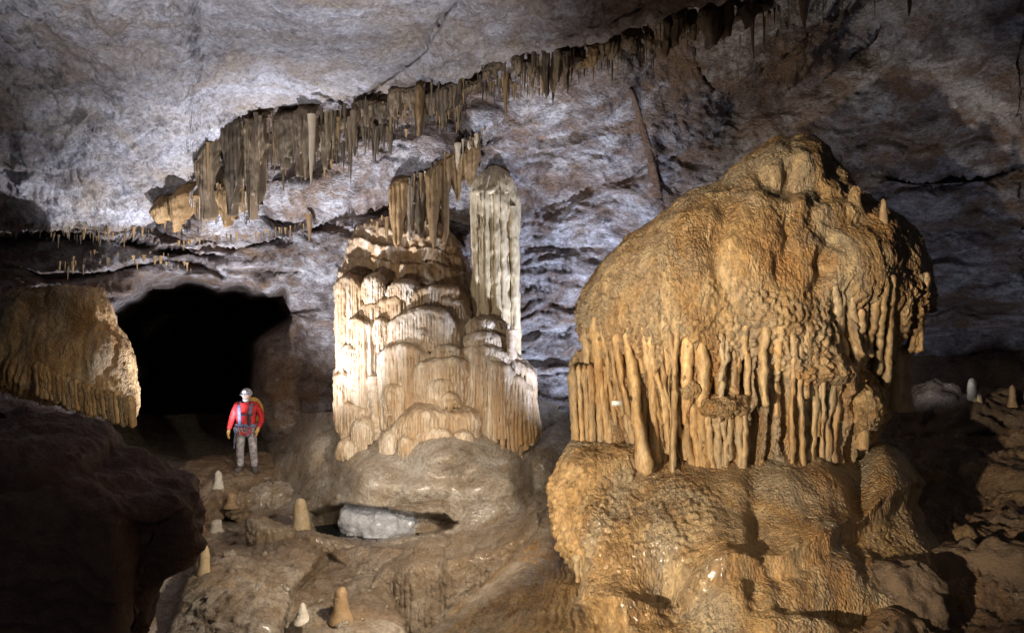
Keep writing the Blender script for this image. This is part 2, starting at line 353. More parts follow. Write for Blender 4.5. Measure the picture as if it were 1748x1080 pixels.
for k, vl in enumerate((380, 430, 478, 520, 566, 604, 640)):
    D += ledge(U, V, [(1520, vl + 8), (1600, vl + 3 * (k % 3)), (1680, vl - 6), (1760, vl - 10 + 5 * (k % 2)), (2100, vl)], .10, 18, .16, 16, wob * .5)
for k, vl in enumerate((420, 470, 505, 560, 610)):
    D += ledge(U, V, [(870, vl + 4), (920, vl), (1000, vl - 4), (1060, vl - 8)], .05, 16, .12, 14, wob * .4)
# dome-shaped hollows in the roof
D += bumps(U, V, [(778, 205, 34, 38, .5), (1490, 60, 60, 70, .9), (1250, 200, 40, 50, .35), (1330, 190, 45, 30, .3)])
# draped rib on the wall and the rounded edge above it
D += bumps(U, V, [(1105, 240, 14, 60, -.22), (1116, 300, 10, 40, -.2), (1060, 110, 40, 40, -.35), (990, 130, 50, 60, -.3)])
# the dark passage
pas = [(180, 800), (190, 690), (210, 640), (190, 575), (186, 545), (212, 514), (250, 484), (300, 472), (350, 476), (420, 486), (488, 498), (506, 540), (478, 600), (462, 660), (470, 720), (490, 760), (470, 800)]
D_rock = D.copy()
sd = poly_sd(U, V, pas) + 16 * fbm(S3(UV3, .8, .8, 1) + 70, 2)
rc = sstep(U, 360, 470) * sstep(V, 520, 580)
D += sstep(sd, -14, 26 + 60 * rc) * 4 + sstep(sd, 4 + 30 * rc, 60 + 60 * rc) * 45
# brown right cheek of the passage recedes into it
D += bumps(U, V, [(500, 620, 40, 120, .9)])
G = P(U, V, D)
N = gnormal(P(U, V, soften(D_rock, 12)))
strata = sstep(U, 1180, 1500) * sstep(V, 120, 260) + .6 * sstep(U, 860, 900) * (1 - sstep(U, 1000, 1150)) * sstep(V, 330, 420)
q = G + .25 * np.stack([fbm(G * .9, 3), fbm(G * .9 + 9, 3), fbm(G * .9 + 21, 3)], -1)
strata = np.clip(strata, 0, 1)
iso = .10 * ridged(S3(q, .9, .9, 1.5), 4) + .16 * (worley(S3(q, 1.0, 1.0, 1.6)) - .5) + .022 * ridged(S3(q, 4.2, 4.2, 6.5) + 5, 3)
bz = S3(q, .45, .45, 3.2); bed = .13 * fbm(bz, 5, .55) + .07 * (ridged(S3(q, .3, .3, 5.0) + 4, 3) - .6)
disp = .30 * fbm(G * .5, 2) + iso * (1 - .75 * strata) + bed * (.15 + 1.5 * strata) + .045 * fbm(S3(q, 8, 8, 13), 4) + .016 * ridged(S3(q, 11, 11, 16) + 8, 3)
far = sstep(sd, -10, 30)
G = G + N * (disp * (1 - .8 * far))[..., None]
stain = blobs(U, V, [(700, 150, 120, 50, .8), (500, 230, 170, 70, .9), (950, 120, 120, 40, .6), (1150, 60, 90, 50, .75), (1330, 130, 110, 120, .75), (1150, 210, 60, 60, .55),
    (1000, 310, 110, 26, .8), (480, 640, 90, 140, .75), (330, 420, 120, 20, .55), (560, 385, 90, 16, .7), (20, 600, 60, 140, .9), (250, 480, 120, 22, .6), (650, 330, 60, 12, .7), (760, 262, 50, 18, .6), (1112, 270, 12, 60, .8), (1600, 300, 200, 26, .35), (1650, 520, 150, 22, .4), (1650, 690, 200, 30, .8)])
wall = grid_obj('cave_wall', G, M_WALL, attrs={'stain': stain}); tag(wall, kind='structure')

WG = G.reshape(-1, 3)
def on_wall(u, v):
    uw_ = WG[:, 0] / WG[:, 1] * F + 874; vw_ = (CZ - WG[:, 2]) / WG[:, 1] * F + 540
    d_ = (uw_ - u) ** 2 + (vw_ - v) ** 2; n_ = np.where(d_ < d_.min() + 20)[0]
    return float(WG[n_, 1].min())

# ------------------------------------------------------------------ ceiling slabs
EDGE = [(-420, 400), (-200, 392), (0, 378), (100, 384), (180, 388), (250, 380), (300, 352), (325, 318), (336, 262), (372, 218), (420, 192), (470, 182), (540, 179), (600, 166), (650, 150), (690, 141), (760, 131), (830, 104), (870, 90), (930, 82), (1000, 70), (1060, 52), (1110, 32), (1180, 8), (1250, -12), (1330, -40), (1500, -90)]
uc = axis(-30, 1340, -420, 1500, 3.1, 20)
tt = np.concatenate([np.linspace(0, .35, 24, endpoint=False), np.linspace(.35, 1, 165)])
ve = line(EDGE, uc); ve = smooth1(ve, 5) + 5 * fbm(np.stack([uc / 30, 0 * uc, 0 * uc], -1), 3)
U, T = np.meshgrid(uc, tt)
V = -330 + (ve[None] + 330) * T
ceil_pts = [(u, v, 3.55 * F / (540 - v)) for u in (450, 650, 900, 1200, 1500) for v in (-330, -150, 0)] + \
    [(480, 170, 11.2), (600, 160, 10.9), (700, 130, 10.3), (870, 85, 9.6), (1000, 65, 9.0), (1180, 5, 8.2), (400, 100, 9.8), (550, 90, 9.4),
     (-420, -330, 4.6), (-420, 0, 7.0), (-420, 390, 11.5), (0, -330, 4.9), (0, 0, 7.3), (0, 140, 9.4), (0, 260, 11.0), (0, 370, 12.6), (180, 0, 7.6), (200, 170, 9.9), (200, 280, 11.4), (200, 380, 13.0), (330, 220, 11.2), (320, 300, 12.2), (300, 345, 12.7)]
D = rbf(ceil_pts, .9)(U, V)
D_plain = D.copy()
UV3 = np.stack([U / 60, V / 60, 7 + 0 * U], -1); wob = 9 * fbm(UV3, 4)
# slab edge: crack from the top of the picture down to the hanging curtain
crack = np.array([(800, -330), (790, -60), (781, 0), (722, 76), (672, 118), (640, 146), (600, 170), (560, 185)], float)
uc_line = np.interp(V, crack[:, 1], crack[:, 0]) + wob * .8
s = U - uc_line
D += np.where(s > 0, .30 * np.exp(-np.maximum(s, 0) / 90), 0) + .22 * np.exp(-(s / 7) ** 2)
D += ledge(U, V, [(780, 60), (850, 62), (930, 58), (1030, 40), (1120, -10)], .05, 30, -.18, 25, wob)
# broken steps at the left
D += ledge(U, V, [(-420, 215), (0, 205), (110, 214), (210, 222), (290, 214), (360, 200)], .10, 26, .28, 36, wob * 1.6, 150)
D += ledge(U, V, [(-420, 340), (0, 330), (90, 322), (170, 330), (260, 312), (320, 300)], .10, 20, .25, 26, wob * 1.4, 100)
D += bumps(U, V, [(120, 170, 90, 40, .3), (60, 300, 90, 30, -.25), (230, 330, 60, 24, -.2), (250, 120, 90, 40, -.15), (500, 60, 130, 60, -.12)])
D += ledge(U, V, [(-420, 150), (0, 118), (80, 132), (170, 158), (240, 178), (330, 196), (420, 215)], .10, 30, .35, 50, wob * 1.3, 190)
D += ledge(U, V, [(-420, 300), (0, 280), (100, 274), (200, 262), (300, 236), (400, 215)], .12, 30, .25, 40, wob * 1.5, 170)
G0 = P(U, V, D)
N = gnormal(P(U, V, D_plain)); N = N / np.linalg.norm(N, axis=-1, keepdims=True)
rough_l = 1 - sstep(U, 250, 560) * (1 - sstep(V, 150, 260)) 
rough_l = np.clip(rough_l + .6 * sstep(s, 0, 40), .15, 1)
q = G0 + .2 * np.stack([fbm(G0 * 1.1, 3), fbm(G0 * 1.1 + 9, 3), fbm(G0 * 1.1 + 21, 3)], -1)
disp = .12 * fbm(G0 * .5, 2) + rough_l * (.11 * ridged(S3(q, 1.5, 1.1, 1.4), 4) - .06 + .04 * ridged(q * 4.6 + 5, 3)) + .032 * fbm(S3(q, 7, 5, 7), 4) + .018 * ridged(q * 12, 3)
G1 = G0 + N * disp[..., None]
cw = perlin(G0 * .55 + np.array([3.3, 1.1, 0])) + .12 * fbm(G0 * 4, 3)
G1 = G1 - N * (-.07 * np.exp(-(cw / .018) ** 2) * sstep(perlin(G0 * .8 + 40), -.05, .2))[..., None]
# the edge curls up and back, so the slab has thickness
edge = G1[-1]; extra = []
for k, (dy, dz) in enumerate([(.06, .02), (.14, .08), (.22, .22), (.34, .5), (.6, 1.0), (1.2, 1.6), (2.2, 2.2)]):
    extra.append(edge + np.array([0, dy, dz]))
G1 = np.concatenate([G1, np.stack(extra)], 0)
stain = blobs(U, V, [(150, 60, 120, 60, .35), (520, 175, 120, 14, .35), (700, 140, 90, 12, .5), (1000, 40, 160, 50, .5), (1150, 10, 90, 60, .65), (820, 20, 80, 50, .35), (1000, 68, 260, 8, .6), (150, 384, 220, 10, .7)])
stain = np.concatenate([stain, np.repeat(stain[-1:], len(extra), 0) + .6], 0)
ceil = grid_obj('cave_ceiling', G1, M_CEIL, attrs={'stain': stain}); tag(ceil, kind='structure')

# ------------------------------------------------------------------ cave floor
uu = axis(-30, 1780, -420, 2200, 3.3, 24); vv = axis(640, 1095, 560, 1500, 2.5, 16)
U, V = np.meshgrid(uu, vv)
VS = np.interp(uu, [-420, 880, 1000, 2200], [720, 700, 610, 600])[None]; V = VS + (V - vv[0]) * (vv[-1] - VS) / (vv[-1] - vv[0])
UV3 = np.stack([U / 60, V / 60, 3 + 0 * U], -1); wob = 9 * fbm(UV3, 4)
base_pts = [(-420, 600, 22), (0, 700, 20), (300, 720, 26), (420, 715, 25), (300, 790, 18), (450, 775, 16.4), (-420, 900, 10), (0, 900, 11), (0, 1080, 8), (-420, 1500, 4.5), (200, 1500, 4.6),
    (520, 640, 15.6), (560, 700, 14.6), (500, 745, 14.9), (500, 830, 13.8), (450, 850, 14.0), (400, 900, 13), (340, 900, 12.6), (620, 680, 14.2), (560, 770, 13.2), (620, 770, 12.5), (600, 835, 11.9), (700, 752, 12.15), (760, 745, 11.95), (760, 830, 11.35), (850, 775, 12.1), (850, 820, 11.7), (880, 850, 11.5), (690, 850, 11.4), (950, 640, 14.6), (940, 720, 13.6), (910, 850, 11.8), (940, 850, 12.1), (760, 640, 14.5), (905, 770, 12.6), (700, 680, 13.8), (850, 690, 13.6),
    (480, 905, 11.9), (600, 928, 11.2), (700, 935, 11.1), (800, 905, 11.1), (870, 880, 11.2), (940, 870, 11.3),
    (430, 930, 11.2), (520, 950, 10.7), (620, 960, 10.5), (560, 1000, 9.7), (650, 1030, 9.2), (600, 1080, 8.3), (690, 1080, 8.3), (400, 960, 10.4), (300, 1000, 9.5), (500, 1080, 8.2),
    (1100, 700, 14), (1300, 700, 13.5), (1100, 900, 9), (1300, 1000, 7), (1300, 1080, 6), (1200, 1500, 3.9), (800, 1500, 4.2), (2200, 1500, 3.9),
    (1550, 690, 12.6), (1500, 780, 10.2), (1560, 800, 9.6), (1650, 690, 11.6), (1748, 660, 12.2), (1640, 760, 10.0), (1748, 760, 9.8), (1748, 850, 8.2), (1620, 860, 8.5), (1560, 930, 7.4), (1700, 930, 7.2), (1650, 1080, 5.8), (1780, 1080, 5.7), (1500, 1080, 5.7), (2200, 700, 10), (2200, 1000, 6.5)]
D = rbf(base_pts, .5)(U, V)
# smooth grey hummocks below the flowstone wall
D += bumps(U, V, [(620, 812, 42, 32, -.50), (565, 790, 26, 40, .35), (765, 778, 50, 24, -.42), (690, 800, 24, 30, .2), (700, 834, 50, 20, -.3), (830, 832, 50, 26, -.3), (790, 815, 16, 20, .2), (870, 800, 16, 60, -.15), (905, 830, 16, 40, .45), (930, 840, 22, 22, .4), (520, 830, 30, 30, -.15), (535, 760, 25, 30, -.2)])
# hollow with the pale bulge at its back, under the hummocks
hol = [(528, 872), (560, 862), (600, 858), (650, 862), (700, 872), (760, 876), (788, 890), (770, 906), (720, 916), (640, 926), (600, 922), (540, 908)]
sd = poly_sd(U, V, hol) + wob * .3
D += sstep(sd, -3, 6) * (.75 + bumps(U, V, [(655, 890, 55, 34, -.1), (730, 890, 20, 20, -.15), (560, 890, 30, 22, .5), (765, 890, 20, 16, .5)]))
D += ledge(U, V, [(540, 852), (600, 862), (650, 862), (690, 858)], .25, 26, 0, 10, wob * .3)
# rimstone rim and the trough below it
RIM = [(410, 868), (460, 890), (530, 905), (600, 924), (680, 936), (760, 920), (830, 896), (900, 868), (945, 850)]
D += ledge(U, V, RIM, -.05, 20, .0, 10, wob * .3)
sh = [(560, 945), (620, 938), (700, 944), (770, 930), (850, 905), (905, 880), (938, 868), (930, 905), (890, 935), (850, 944), (770, 958), (700, 972), (650, 985), (600, 975)]
sd = poly_sd(U, V, sh) + wob * .4
D = D * (1 - sstep(sd, -2, 4)) + sstep(sd, -2, 4) * (rbf([(560, 950, 10.5), (650, 960, 10.3), (650, 985, 10.0), (760, 950, 10.3), (850, 930, 10.4), (930, 880, 11.1), (900, 930, 10.2)])(U, V))
# gour face: a steep wall below the shelf
gf = [(640, 988), (700, 970), (770, 956), (850, 942), (890, 930), (930, 900), (990, 1100), (990, 1500), (690, 1500), (690, 1100), (672, 1040)]
sd = poly_sd(U, V, gf) + wob * .4
gd = 10.25 - .35 * (V - 950) / 130 + .12 * np.cos((U - 640) / 14 + wob * .08)
D = D * (1 - sstep(sd, -2, 5)) + sstep(sd, -2, 5) * gd
# front left rock
fl = [(335, 950), (365, 935), (430, 945), (480, 930), (520, 930), (548, 950), (530, 985), (500, 1010), (486, 1060), (470, 1100), (440, 1500), (100, 1500), (285, 1090), (310, 1010)]
sd = poly_sd(U, V, fl) + wob * .5
fd = rbf([(335, 960, 9.2), (430, 950, 9.4), (520, 935, 9.8), (540, 950, 9.6), (330, 1080, 7.6), (420, 1060, 7.5), (400, 1000, 8.3), (490, 1010, 8.5), (300, 1500, 4.4)])(U, V)
D = D * (1 - sstep(sd, -3, 12)) + sstep(sd, -3, 12) * fd
# small rocks in front, bottom middle
sr = [(510, 1100), (515, 1045), (560, 1030), (620, 1030), (690, 1050), (700, 1100), (700, 1500), (520, 1500)]
sd = poly_sd(U, V, sr) + wob * .8
D = D * (1 - sstep(sd, -3, 12)) + sstep(sd, -3, 12) * rbf([(520, 1050, 8.2), (600, 1035, 8.3), (690, 1060, 8.2), (600, 1080, 7.7), (600, 1500, 4.2)])(U, V)
# tan ridge running down from the mound
rd = [(944, 858), (925, 880), (905, 920), (870, 962), (826, 1000), (780, 1042), (722, 1088), (650, 1150), (400, 1500), (1500, 1500), (1300, 1000), (1100, 860)]
sd = poly_sd(U, V, rd) + wob * .4
rdd = rbf([(944, 862, 10.4), (905, 925, 9.0), (830, 1000, 7.9), (725, 1085, 6.9), (1000, 950, 8.1), (900, 1000, 7.3), (850, 1080, 6.5), (1000, 1080, 6.2), (1050, 1000, 7.1), (1100, 880, 8.5), (1300, 1080, 5.9), (1200, 1080, 5.9), (700, 1500, 4.2), (1300, 1500, 3.9)])(U, V)
D = D * (1 - sstep(sd, -3, 14)) + sstep(sd, -3, 14) * rdd
G = P(U, V, D); N = gnormal(P(U, V, soften(D, 8)))
q = G + .2 * np.stack([fbm(G * 1.1, 3), fbm(G * 1.1 + 9, 3), fbm(G * 1.1 + 21, 3)], -1)
right = sstep(U, 1430, 1560)
grey = blobs(U, V, [(700, 800, 220, 70, 1), (500, 830, 80, 40, .6)])
disp = .05 * fbm(G * .8, 3) + (.35 + .65 * (1 - grey)) * (.035 * ridged(S3(q, 2.2, 2.2, 3), 3)) + .016 * fbm(q * 9, 4) * (1 - .6 * grey) + right * (.14 * ridged(q * .7, 2) + .05 * fbm(q * 3, 3) + .035 * ridged(q * 5, 3) - .08)
disp += sstep(poly_sd(U, V, fl), 0, 30) * .035 * ridged(S3(q, 3, 8, 5), 3)
disp += .016 * ridged(S3(q, 1.4, 1.4, 8) + 6, 3) * (1 - .7 * grey) + .012 * knobs(G, 16) * (1 - grey)
G = G + N * disp[..., None]
FG, FU, FV = G, uu, vv
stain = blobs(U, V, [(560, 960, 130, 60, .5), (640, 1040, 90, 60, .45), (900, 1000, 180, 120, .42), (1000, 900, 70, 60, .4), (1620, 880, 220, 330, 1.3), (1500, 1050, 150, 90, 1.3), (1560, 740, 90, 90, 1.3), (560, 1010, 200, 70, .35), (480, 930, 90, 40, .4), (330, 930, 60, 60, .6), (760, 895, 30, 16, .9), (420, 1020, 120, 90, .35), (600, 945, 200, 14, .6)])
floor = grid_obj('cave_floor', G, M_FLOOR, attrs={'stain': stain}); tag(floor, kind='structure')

def on_floor(u, v):
    """the floor point nearest to where the eye meets (u, v)"""
    d = FG.reshape(-1, 3); uu_ = d[:, 0] / d[:, 1] * F + 874; vv_ = (CZ - d[:, 2]) / d[:, 1] * F + 540
    dist = (uu_ - u) ** 2 + (vv_ - v) ** 2; near = np.where(dist < dist.min() + 9)[0]
    return d[near[np.argmin(d[near, 1])]]

# ------------------------------------------------------------------ solid bodies
def slice_body(tab, nth, nv, power=2.0, sm=6):
    """closed body from a stack of level outlines: rows are v, uL, uR, centre depth, half depth, depth of the front"""
    tab = np.array(tab, float); t = np.linspace(0, 1, nv)
    k = np.cumsum(np.r_[0, np.hypot(np.diff(tab[:, 0]), np.diff(tab[:, 2] - tab[:, 1]) * .5)]); k /= k[-1]
    c = [smooth1(np.interp(t, k, tab[:, j]), sm) for j in range(6)]
    nf = int(nth * .74)          # three quarters of the points on the side that is seen
    th = np.concatenate([np.linspace(-.12, np.pi + .12, nf, endpoint=False), np.linspace(np.pi + .12, 2 * np.pi - .12, nth - nf, endpoint=False)])
    v, uL, uR, Yc, d, Yz = [a[:, None] for a in c]
    xl = (uL - 874) / F * Yc; xr = (uR - 874) / F * Yc
    cs = np.cos(th)[None]; sn = np.sin(th)[None]
    e = 2 / power
    y = Yc - d * np.sign(sn) * np.abs(sn) ** e
    x = (xl + xr) / 2 * (1 + .9 * (y / Yc - 1)) + (xr - xl) / 2 * np.sign(cs) * np.abs(cs) ** e   # the body's long axis is slanted
    z = CZ - (v - 540) / F * Yz + 0 * x
    return np.stack([x, y, z], -1)

def uvof(G):
    return G[..., 0] / G[..., 1] * F + 874, 540 + (CZ - G[..., 2]) / G[..., 1] * F

def outward(G):
    N = gnormal(G, True); c = G.mean((0, 1))
    if ((G - c) * N).sum(-1).mean() < 0: N = -N
    return N

# --- the great ochre mound
mound = empty('flowstone_mound', tuple(P(1280, 1050, 8.0)))
inv = -np.array(mound.location)
tag(mound, 'huge ochre flowstone mound with rounded dome, drip draperies and knobbly base', 'flowstone mound')
def loc(G): return G + inv

DOME = [(243, 1340, 1372, 8.6, .12, 8.6), (248, 1322, 1392, 8.6, .3, 8.6), (262, 1296, 1412, 8.6, .5, 8.6), (290, 1250, 1434, 8.6, .72, 8.6), (330, 1192, 1462, 8.6, .95, 8.55),
        (370, 1132, 1518, 8.6, 1.15, 8.5), (400, 1078, 1552, 8.6, 1.3, 8.3), (440, 1034, 1578, 8.6, 1.42, 8.0), (490, 1004, 1588, 8.6, 1.5, 7.6), (530, 988, 1582, 8.6, 1.52, 7.3),
        (560, 990, 1568, 8.6, 1.5, 7.15), (600, 1000, 1540, 8.6, 1.46, 7.18), (660, 1008, 1515, 8.6, 1.42, 7.2), (730, 1012, 1500, 8.6, 1.42, 7.2), (840, 1010, 1490, 8.6, 1.45, 7.2)]
G = slice_body(DOME, 860, 410, 2.1, 7)
N = outward(G); u, v = uvof(G)
front = sstep(G[..., 1], 9.2, 8.2)
UV = np.stack([u, v, 0 * u], -1).astype(np.float32)
u2 = u + 26 * fbm(UV / 75 + 5, 3); v2 = v + 20 * fbm(UV / 70 + 15, 3)
lob = bumps(u2, v2, [(1360, 285, 45, 30, .12), (1335, 312, 44, 14, -.20), (1395, 262, 26, 14, .06), (1375, 290, 14, 12, .07), (1345, 296, 12, 8, -.08), (1400, 330, 50, 16, -.10), (1370, 350, 60, 22, .06), (1290, 430, 40, 100, .07), (1238, 450, 18, 110, -.07), (1190, 440, 26, 100, .06), (1130, 470, 50, 90, .05), (1062, 520, 40, 60, .05),
                   (1336, 440, 14, 80, -.04), (1368, 440, 22, 80, .03), (1402, 430, 17, 80, -.12), (1500, 420, 70, 50, .14), (1470, 480, 50, 40, .14), (1330, 545, 50, 50, .12), (1200, 560, 50, 40, .06), (1450, 385, 30, 20, -.10), (1440, 560, 13, 36, -.40), (1508, 585, 18, 46, -.5), (1480, 560, 8, 30, .15), (1402, 625, 60, 34, .20), (1232, 690, 56, 22, .22), (1462, 690, 40, 50, .20), (1150, 640, 26, 22, .10)])
low = sstep(v + 50 * fbm(UV / 50, 3), 455, 560)
# ribs and the dark gaps between them
lean = .30 * (v - 560) * (1 - sstep(u, 1010, 1180)) - .12 * (v - 480) * sstep(u, 1480, 1560)
uw = u - lean + 15 * fbm(S3(UV, 1 / 70, 1 / 170, 1), 2) + 6 * fbm(S3(UV, 1 / 22, 1 / 60, 1) + 7, 2)
ph = uw / 23.0; ci = np.floor(ph); cf = ph - ci
h1 = np.modf(np.abs(np.sin(ci * 12.9898) * 43758.5453))[0]; h2 = np.modf(np.abs(np.sin(ci * 78.233 + 1.7) * 12543.123))[0]
wr = .20 + .32 * h1
gp = np.minimum(np.abs(cf - .5), .5)
rib = 1 - sstep(gp, wr * .5 - .06, wr * .5 + .12)
S0 = np.interp(u, [980, 1060, 1130, 1200, 1290, 1390, 1404, 1425, 1500, 1560, 1600], [545, 575, 592, 610, 618, 640, 560, 495, 490, 485, 480])
dv = v - S0 - 60 * (h2 - .5) - 26 * (1 - np.clip((gp - wr * .5) / np.maximum(.5 - wr * .5, .05), 0, 1))
op = sstep(dv, 0, 34)
E0 = np.interp(u, [1000, 1100, 1180, 1240, 1330, 1400, 1440, 1500], [772, 800, 812, 806, 810, 800, 775, 760])
clear = 1 - .9 * sstep(fbm(S3(UV, 1 / 38, 1 / 46, 1) + 3, 2), .30, .55)
shelf = np.clip(bumps(u, v, [(1402, 622, 56, 20, 1.2), (1232, 690, 54, 16, 1.3), (1462, 690, 34, 40, 1.2), (1150, 650, 20, 14, 1.0), (1480, 510, 50, 26, .8)]), 0, 1)
rec = op * (1 - rib) * clear * (1 - shelf) * front
q = G + .07 * np.stack([fbm(G * 3, 3), fbm(G * 3 + 9, 3), fbm(G * 3 + 21, 3)], -1)
qk = G + .012 * fbm(G * 9, 2)[..., None]; kn = knobs(S3(qk, 1, 1, .85), 14, .60); kn2 = knobs(S3(qk, 1, 1, .9), 27, .65)
pop = low * (1 - .6 * op) + .5 * shelf
disp = lob * front + .05 * fbm(G * 1.2, 2) + .07 * fbm(S3(q, 2.2, 2.2, .5), 3) * (1 - low) + .006 * ridged(S3(q, 6, 6, 1.8), 2) + .009 * fbm(S3(q, 24, 24, 15), 3) + (.001 + .062 * pop) * kn + (.010 + .012 * pop) * kn2
disp += op * .022 * fbm(S3(q, 9, 9, 9), 3) - .62 * rec
G = G + N * disp[..., None]
stain = blobs(u, v, [(1340, 450, 80, 70, .45), (1510, 400, 60, 40, .5), (1560, 490, 40, 40, .4)])
stain = np.maximum(stain, .45 * sstep(v, 560, 640))
dome = grid_obj('dome', loc(G), M_MOUND, mound, True, {'stain': stain})
# depth of the dome's visible face, on a coarse table of directions
FY = np.full((260, 400), 99.0)
_u, _v = uvof(G); _i = np.clip((_v / 4).astype(int), 0, 259); _j = np.clip((_u / 4).astype(int), 0, 399)
np.minimum.at(FY, (_i.ravel(), _j.ravel()), G[..., 1].ravel())
def face_y(u, v, r=2):
    i = int(v / 4); j = int(u / 4); a = FY[max(0, i - r):i + r + 1, max(0, j - r):j + r + 1]; a = a[a < 90]
    return float(np.median(a)) if len(a) else dome_front(u)
def dome_front(u, v0=575):
    """depth of the dome's face at picture column u, at its rim"""
    x0, x1 = 984, 1570; s = np.clip((u - (x0 + x1) / 2) / ((x1 - x0) / 2), -.985, .985)
    return 8.6 - 1.5 * np.sqrt(1 - s * s)

BASE = [(792, 1030, 1470, 8.4, .9, 7.3), (800, 1000, 1500, 8.4, 1.2, 7.15), (825, 975, 1535, 8.3, 1.4, 6.95), (865, 958, 1556, 8.2, 1.58, 6.7), (905, 958, 1575, 8.0, 1.75, 6.35), (960, 980, 1590, 7.9, 1.98, 6.0),
        (1020, 1010, 1610, 7.7, 2.12, 5.7), (1100, 1010, 1630, 7.5, 2.3, 5.3), (1250, 1000, 1650, 7.2, 2.5, 4.8)]
G = slice_body(BASE, 600, 250, 2.2); N = outward(G); u, v = uvof(G)
front = sstep(G[..., 1], 9.0, 8.0)
lob = bumps(u, v, [(1200, 850, 75, 80, .06), (1290, 900, 16, 120, -.10), (1370, 850, 75, 80, .12), (1300, 1010, 120, 50, .12), (1470, 830, 18, 60, -.2), (1510, 800, 45, 40, .16), (1500, 900, 60, 50, .0), (1130, 990, 60, 40, -.45), (1230, 980, 50, 50, .1), (1420, 950, 60, 30, .1), (1450, 1030, 120, 20, -.15), (1380, 1060, 100, 30, .12), (1190, 1060, 40, 40, -.1)])
sl = v + 8 * fbm(np.stack([u / 40, v / 40, 0 * u], -1), 3) - np.interp(u, [1040, 1100, 1140, 1200, 1330, 1420, 1500, 1560], [1030, 1022, 1005, 985, 962, 918, 866, 830])
lob = lob - .14 * sstep(sl, -4, 22) + .06 * np.exp(-(np.minimum(sl, 0) / 30) ** 2) * (sl < 0)
lob = lob + .07 * fbm(np.stack([(u - .25 * v) / 70, v / 160, 0 * u], -1), 2)
q = G + .08 * np.stack([fbm(G * 3, 3), fbm(G * 3 + 9, 3), fbm(G * 3 + 21, 3)], -1)
kmask = np.clip(bumps(u, v, [(1030, 880, 130, 130, 1.0), (1180, 870, 60, 60, .7), (1150, 980, 50, 50, 1.0), (1340, 800, 120, 20, .4)]), .03, 1)
lob = np.where(True, lob, 0)
qk = G + .012 * fbm(G * 9, 2)[..., None]
disp = lob * front + .05 * fbm(G * 1.3, 2) + .006 * ridged(S3(q, 6, 6, 2), 2) + .008 * fbm(S3(q, 22, 22, 13), 3) + kmask * (.042 * knobs(S3(qk, 1, 1, .85), 15, .6) + .012 * knobs(qk, 28)) + .010 * knobs(qk, 30, .65)
G = G + N * disp[..., None]
stain = blobs(u, v, [(1420, 880, 60, 90, .8), (1310, 950, 120, 60, .35), (1450, 950, 60, 40, .5)])
grid_obj('base', loc(G), M_BASE, mound, True, {'stain': stain})

nt_, ns_ = 190, 150
tt_ = np.linspace(0, 1, nt_)[:, None]; ss_ = np.linspace(0, 1, ns_)[None]
Lc = np.array([(950, 850), (934, 872), (912, 912), (878, 956), (832, 1000), (784, 1044), (726, 1092), (640, 1170), (540, 1260)], float); Rc = np.array([(1040, 850), (1040, 880), (1045, 930), (1070, 980), (1090, 1030), (1110, 1080), (1120, 1120), (1140, 1200), (1150, 1290)], float)
kk = np.linspace(0, 1, len(Lc))
lu, lv, ru_, rv_ = [smooth1(np.interp(tt_[:, 0], kk, a), 10)[:, None] for a in (Lc[:, 0], Lc[:, 1], Rc[:, 0], Rc[:, 1])]
U = lu + (ru_ - lu) * ss_; V = lv + (rv_ - lv) * ss_
U = U + 7 * fbm(np.stack([tt_ * 7 + 0 * ss_, 0 * U, 0 * U], -1), 3) * (1 - ss_)
rdy = rbf([(944, 862, 10.4), (905, 925, 9.0), (830, 1000, 7.9), (725, 1085, 6.9), (1000, 950, 8.1), (900, 1000, 7.3), (850, 1080, 6.5), (1000, 1080, 6.2), (1050, 1000, 7.1), (1100, 880, 8.5), (1300, 1080, 5.9), (1200, 1080, 5.9), (700, 1500, 4.2), (1300, 1500, 3.9)])(U, V)
Dy = rdy - .10 + .75 * (1 - sstep(ss_, 0, .10)) ** 2
G = P(U, V, Dy); N = gnormal(G); N = np.where((N * (G - np.array([0, 0, CZ]))).sum(-1, keepdims=True) > 0, -N, N)
lc = np.stack([ss_ * 3.2 + .25 * fbm(G * 1.2, 2), tt_ * 1.3 + 0 * ss_, 0 * U], -1)
G = G + N * (.05 * fbm(G * 1.1, 3) +   .022 * ridged(S3(lc, 3.5, 1.0, 1), 3) + .016 * ridged(S3(lc, 14, 3, 1) + 3, 3) + .010 * knobs(G, 28) + .012 * fbm(G * 14, 3))[..., None]
grid_obj('slope', loc(G), M_BASE, mound, False, {'stain': blobs(U, V, [(900, 960, 60, 50, .3)])})

BARREL = [(762, 1010, 1050, 7.75, .1, 7.4), (768, 975, 1100, 7.75, .42, 7.3), (800, 955, 1120, 7.75, .6, 7.2), (850, 944, 1128, 7.75, .72, 7.05), (900, 942, 1125, 7.75, .78, 7.0), (950, 955, 1110, 7.75, .78, 6.95), (990, 990, 1100, 7.75, .7, 6.95), (1010, 1010, 1095, 7.7, .5, 6.95), (1018, 1030, 1080, 7.7, .2, 6.95)]
G = slice_body(BARREL, 320, 160, 2.2); N = outward(G); u, v = uvof(G)
q = G + .06 * np.stack([fbm(G * 3, 3), fbm(G * 3 + 9, 3), fbm(G * 3 + 21, 3)], -1)
lowr = sstep(v, 900, 980)
disp = .08 * fbm(G * 1.8, 3) + .012 * ridged(S3(q, 5, 5, 2), 2) + .06 * knobs(S3(G, 1, 1, .8), 14, .6) * sstep(v, 770, 840) * (1 - .6 * np.exp(-((u - 1062) / 26) ** 2 - ((v - 890) / 70) ** 2)) + .02 * knobs(q, 26) + .07 * lowr * ridged(S3(q, 7, 7, .8), 2)
G = G + N * disp[..., None]
grid_obj('barrel', loc(G), M_MOUND, mound, True, {'stain': np.zeros(u.shape)})

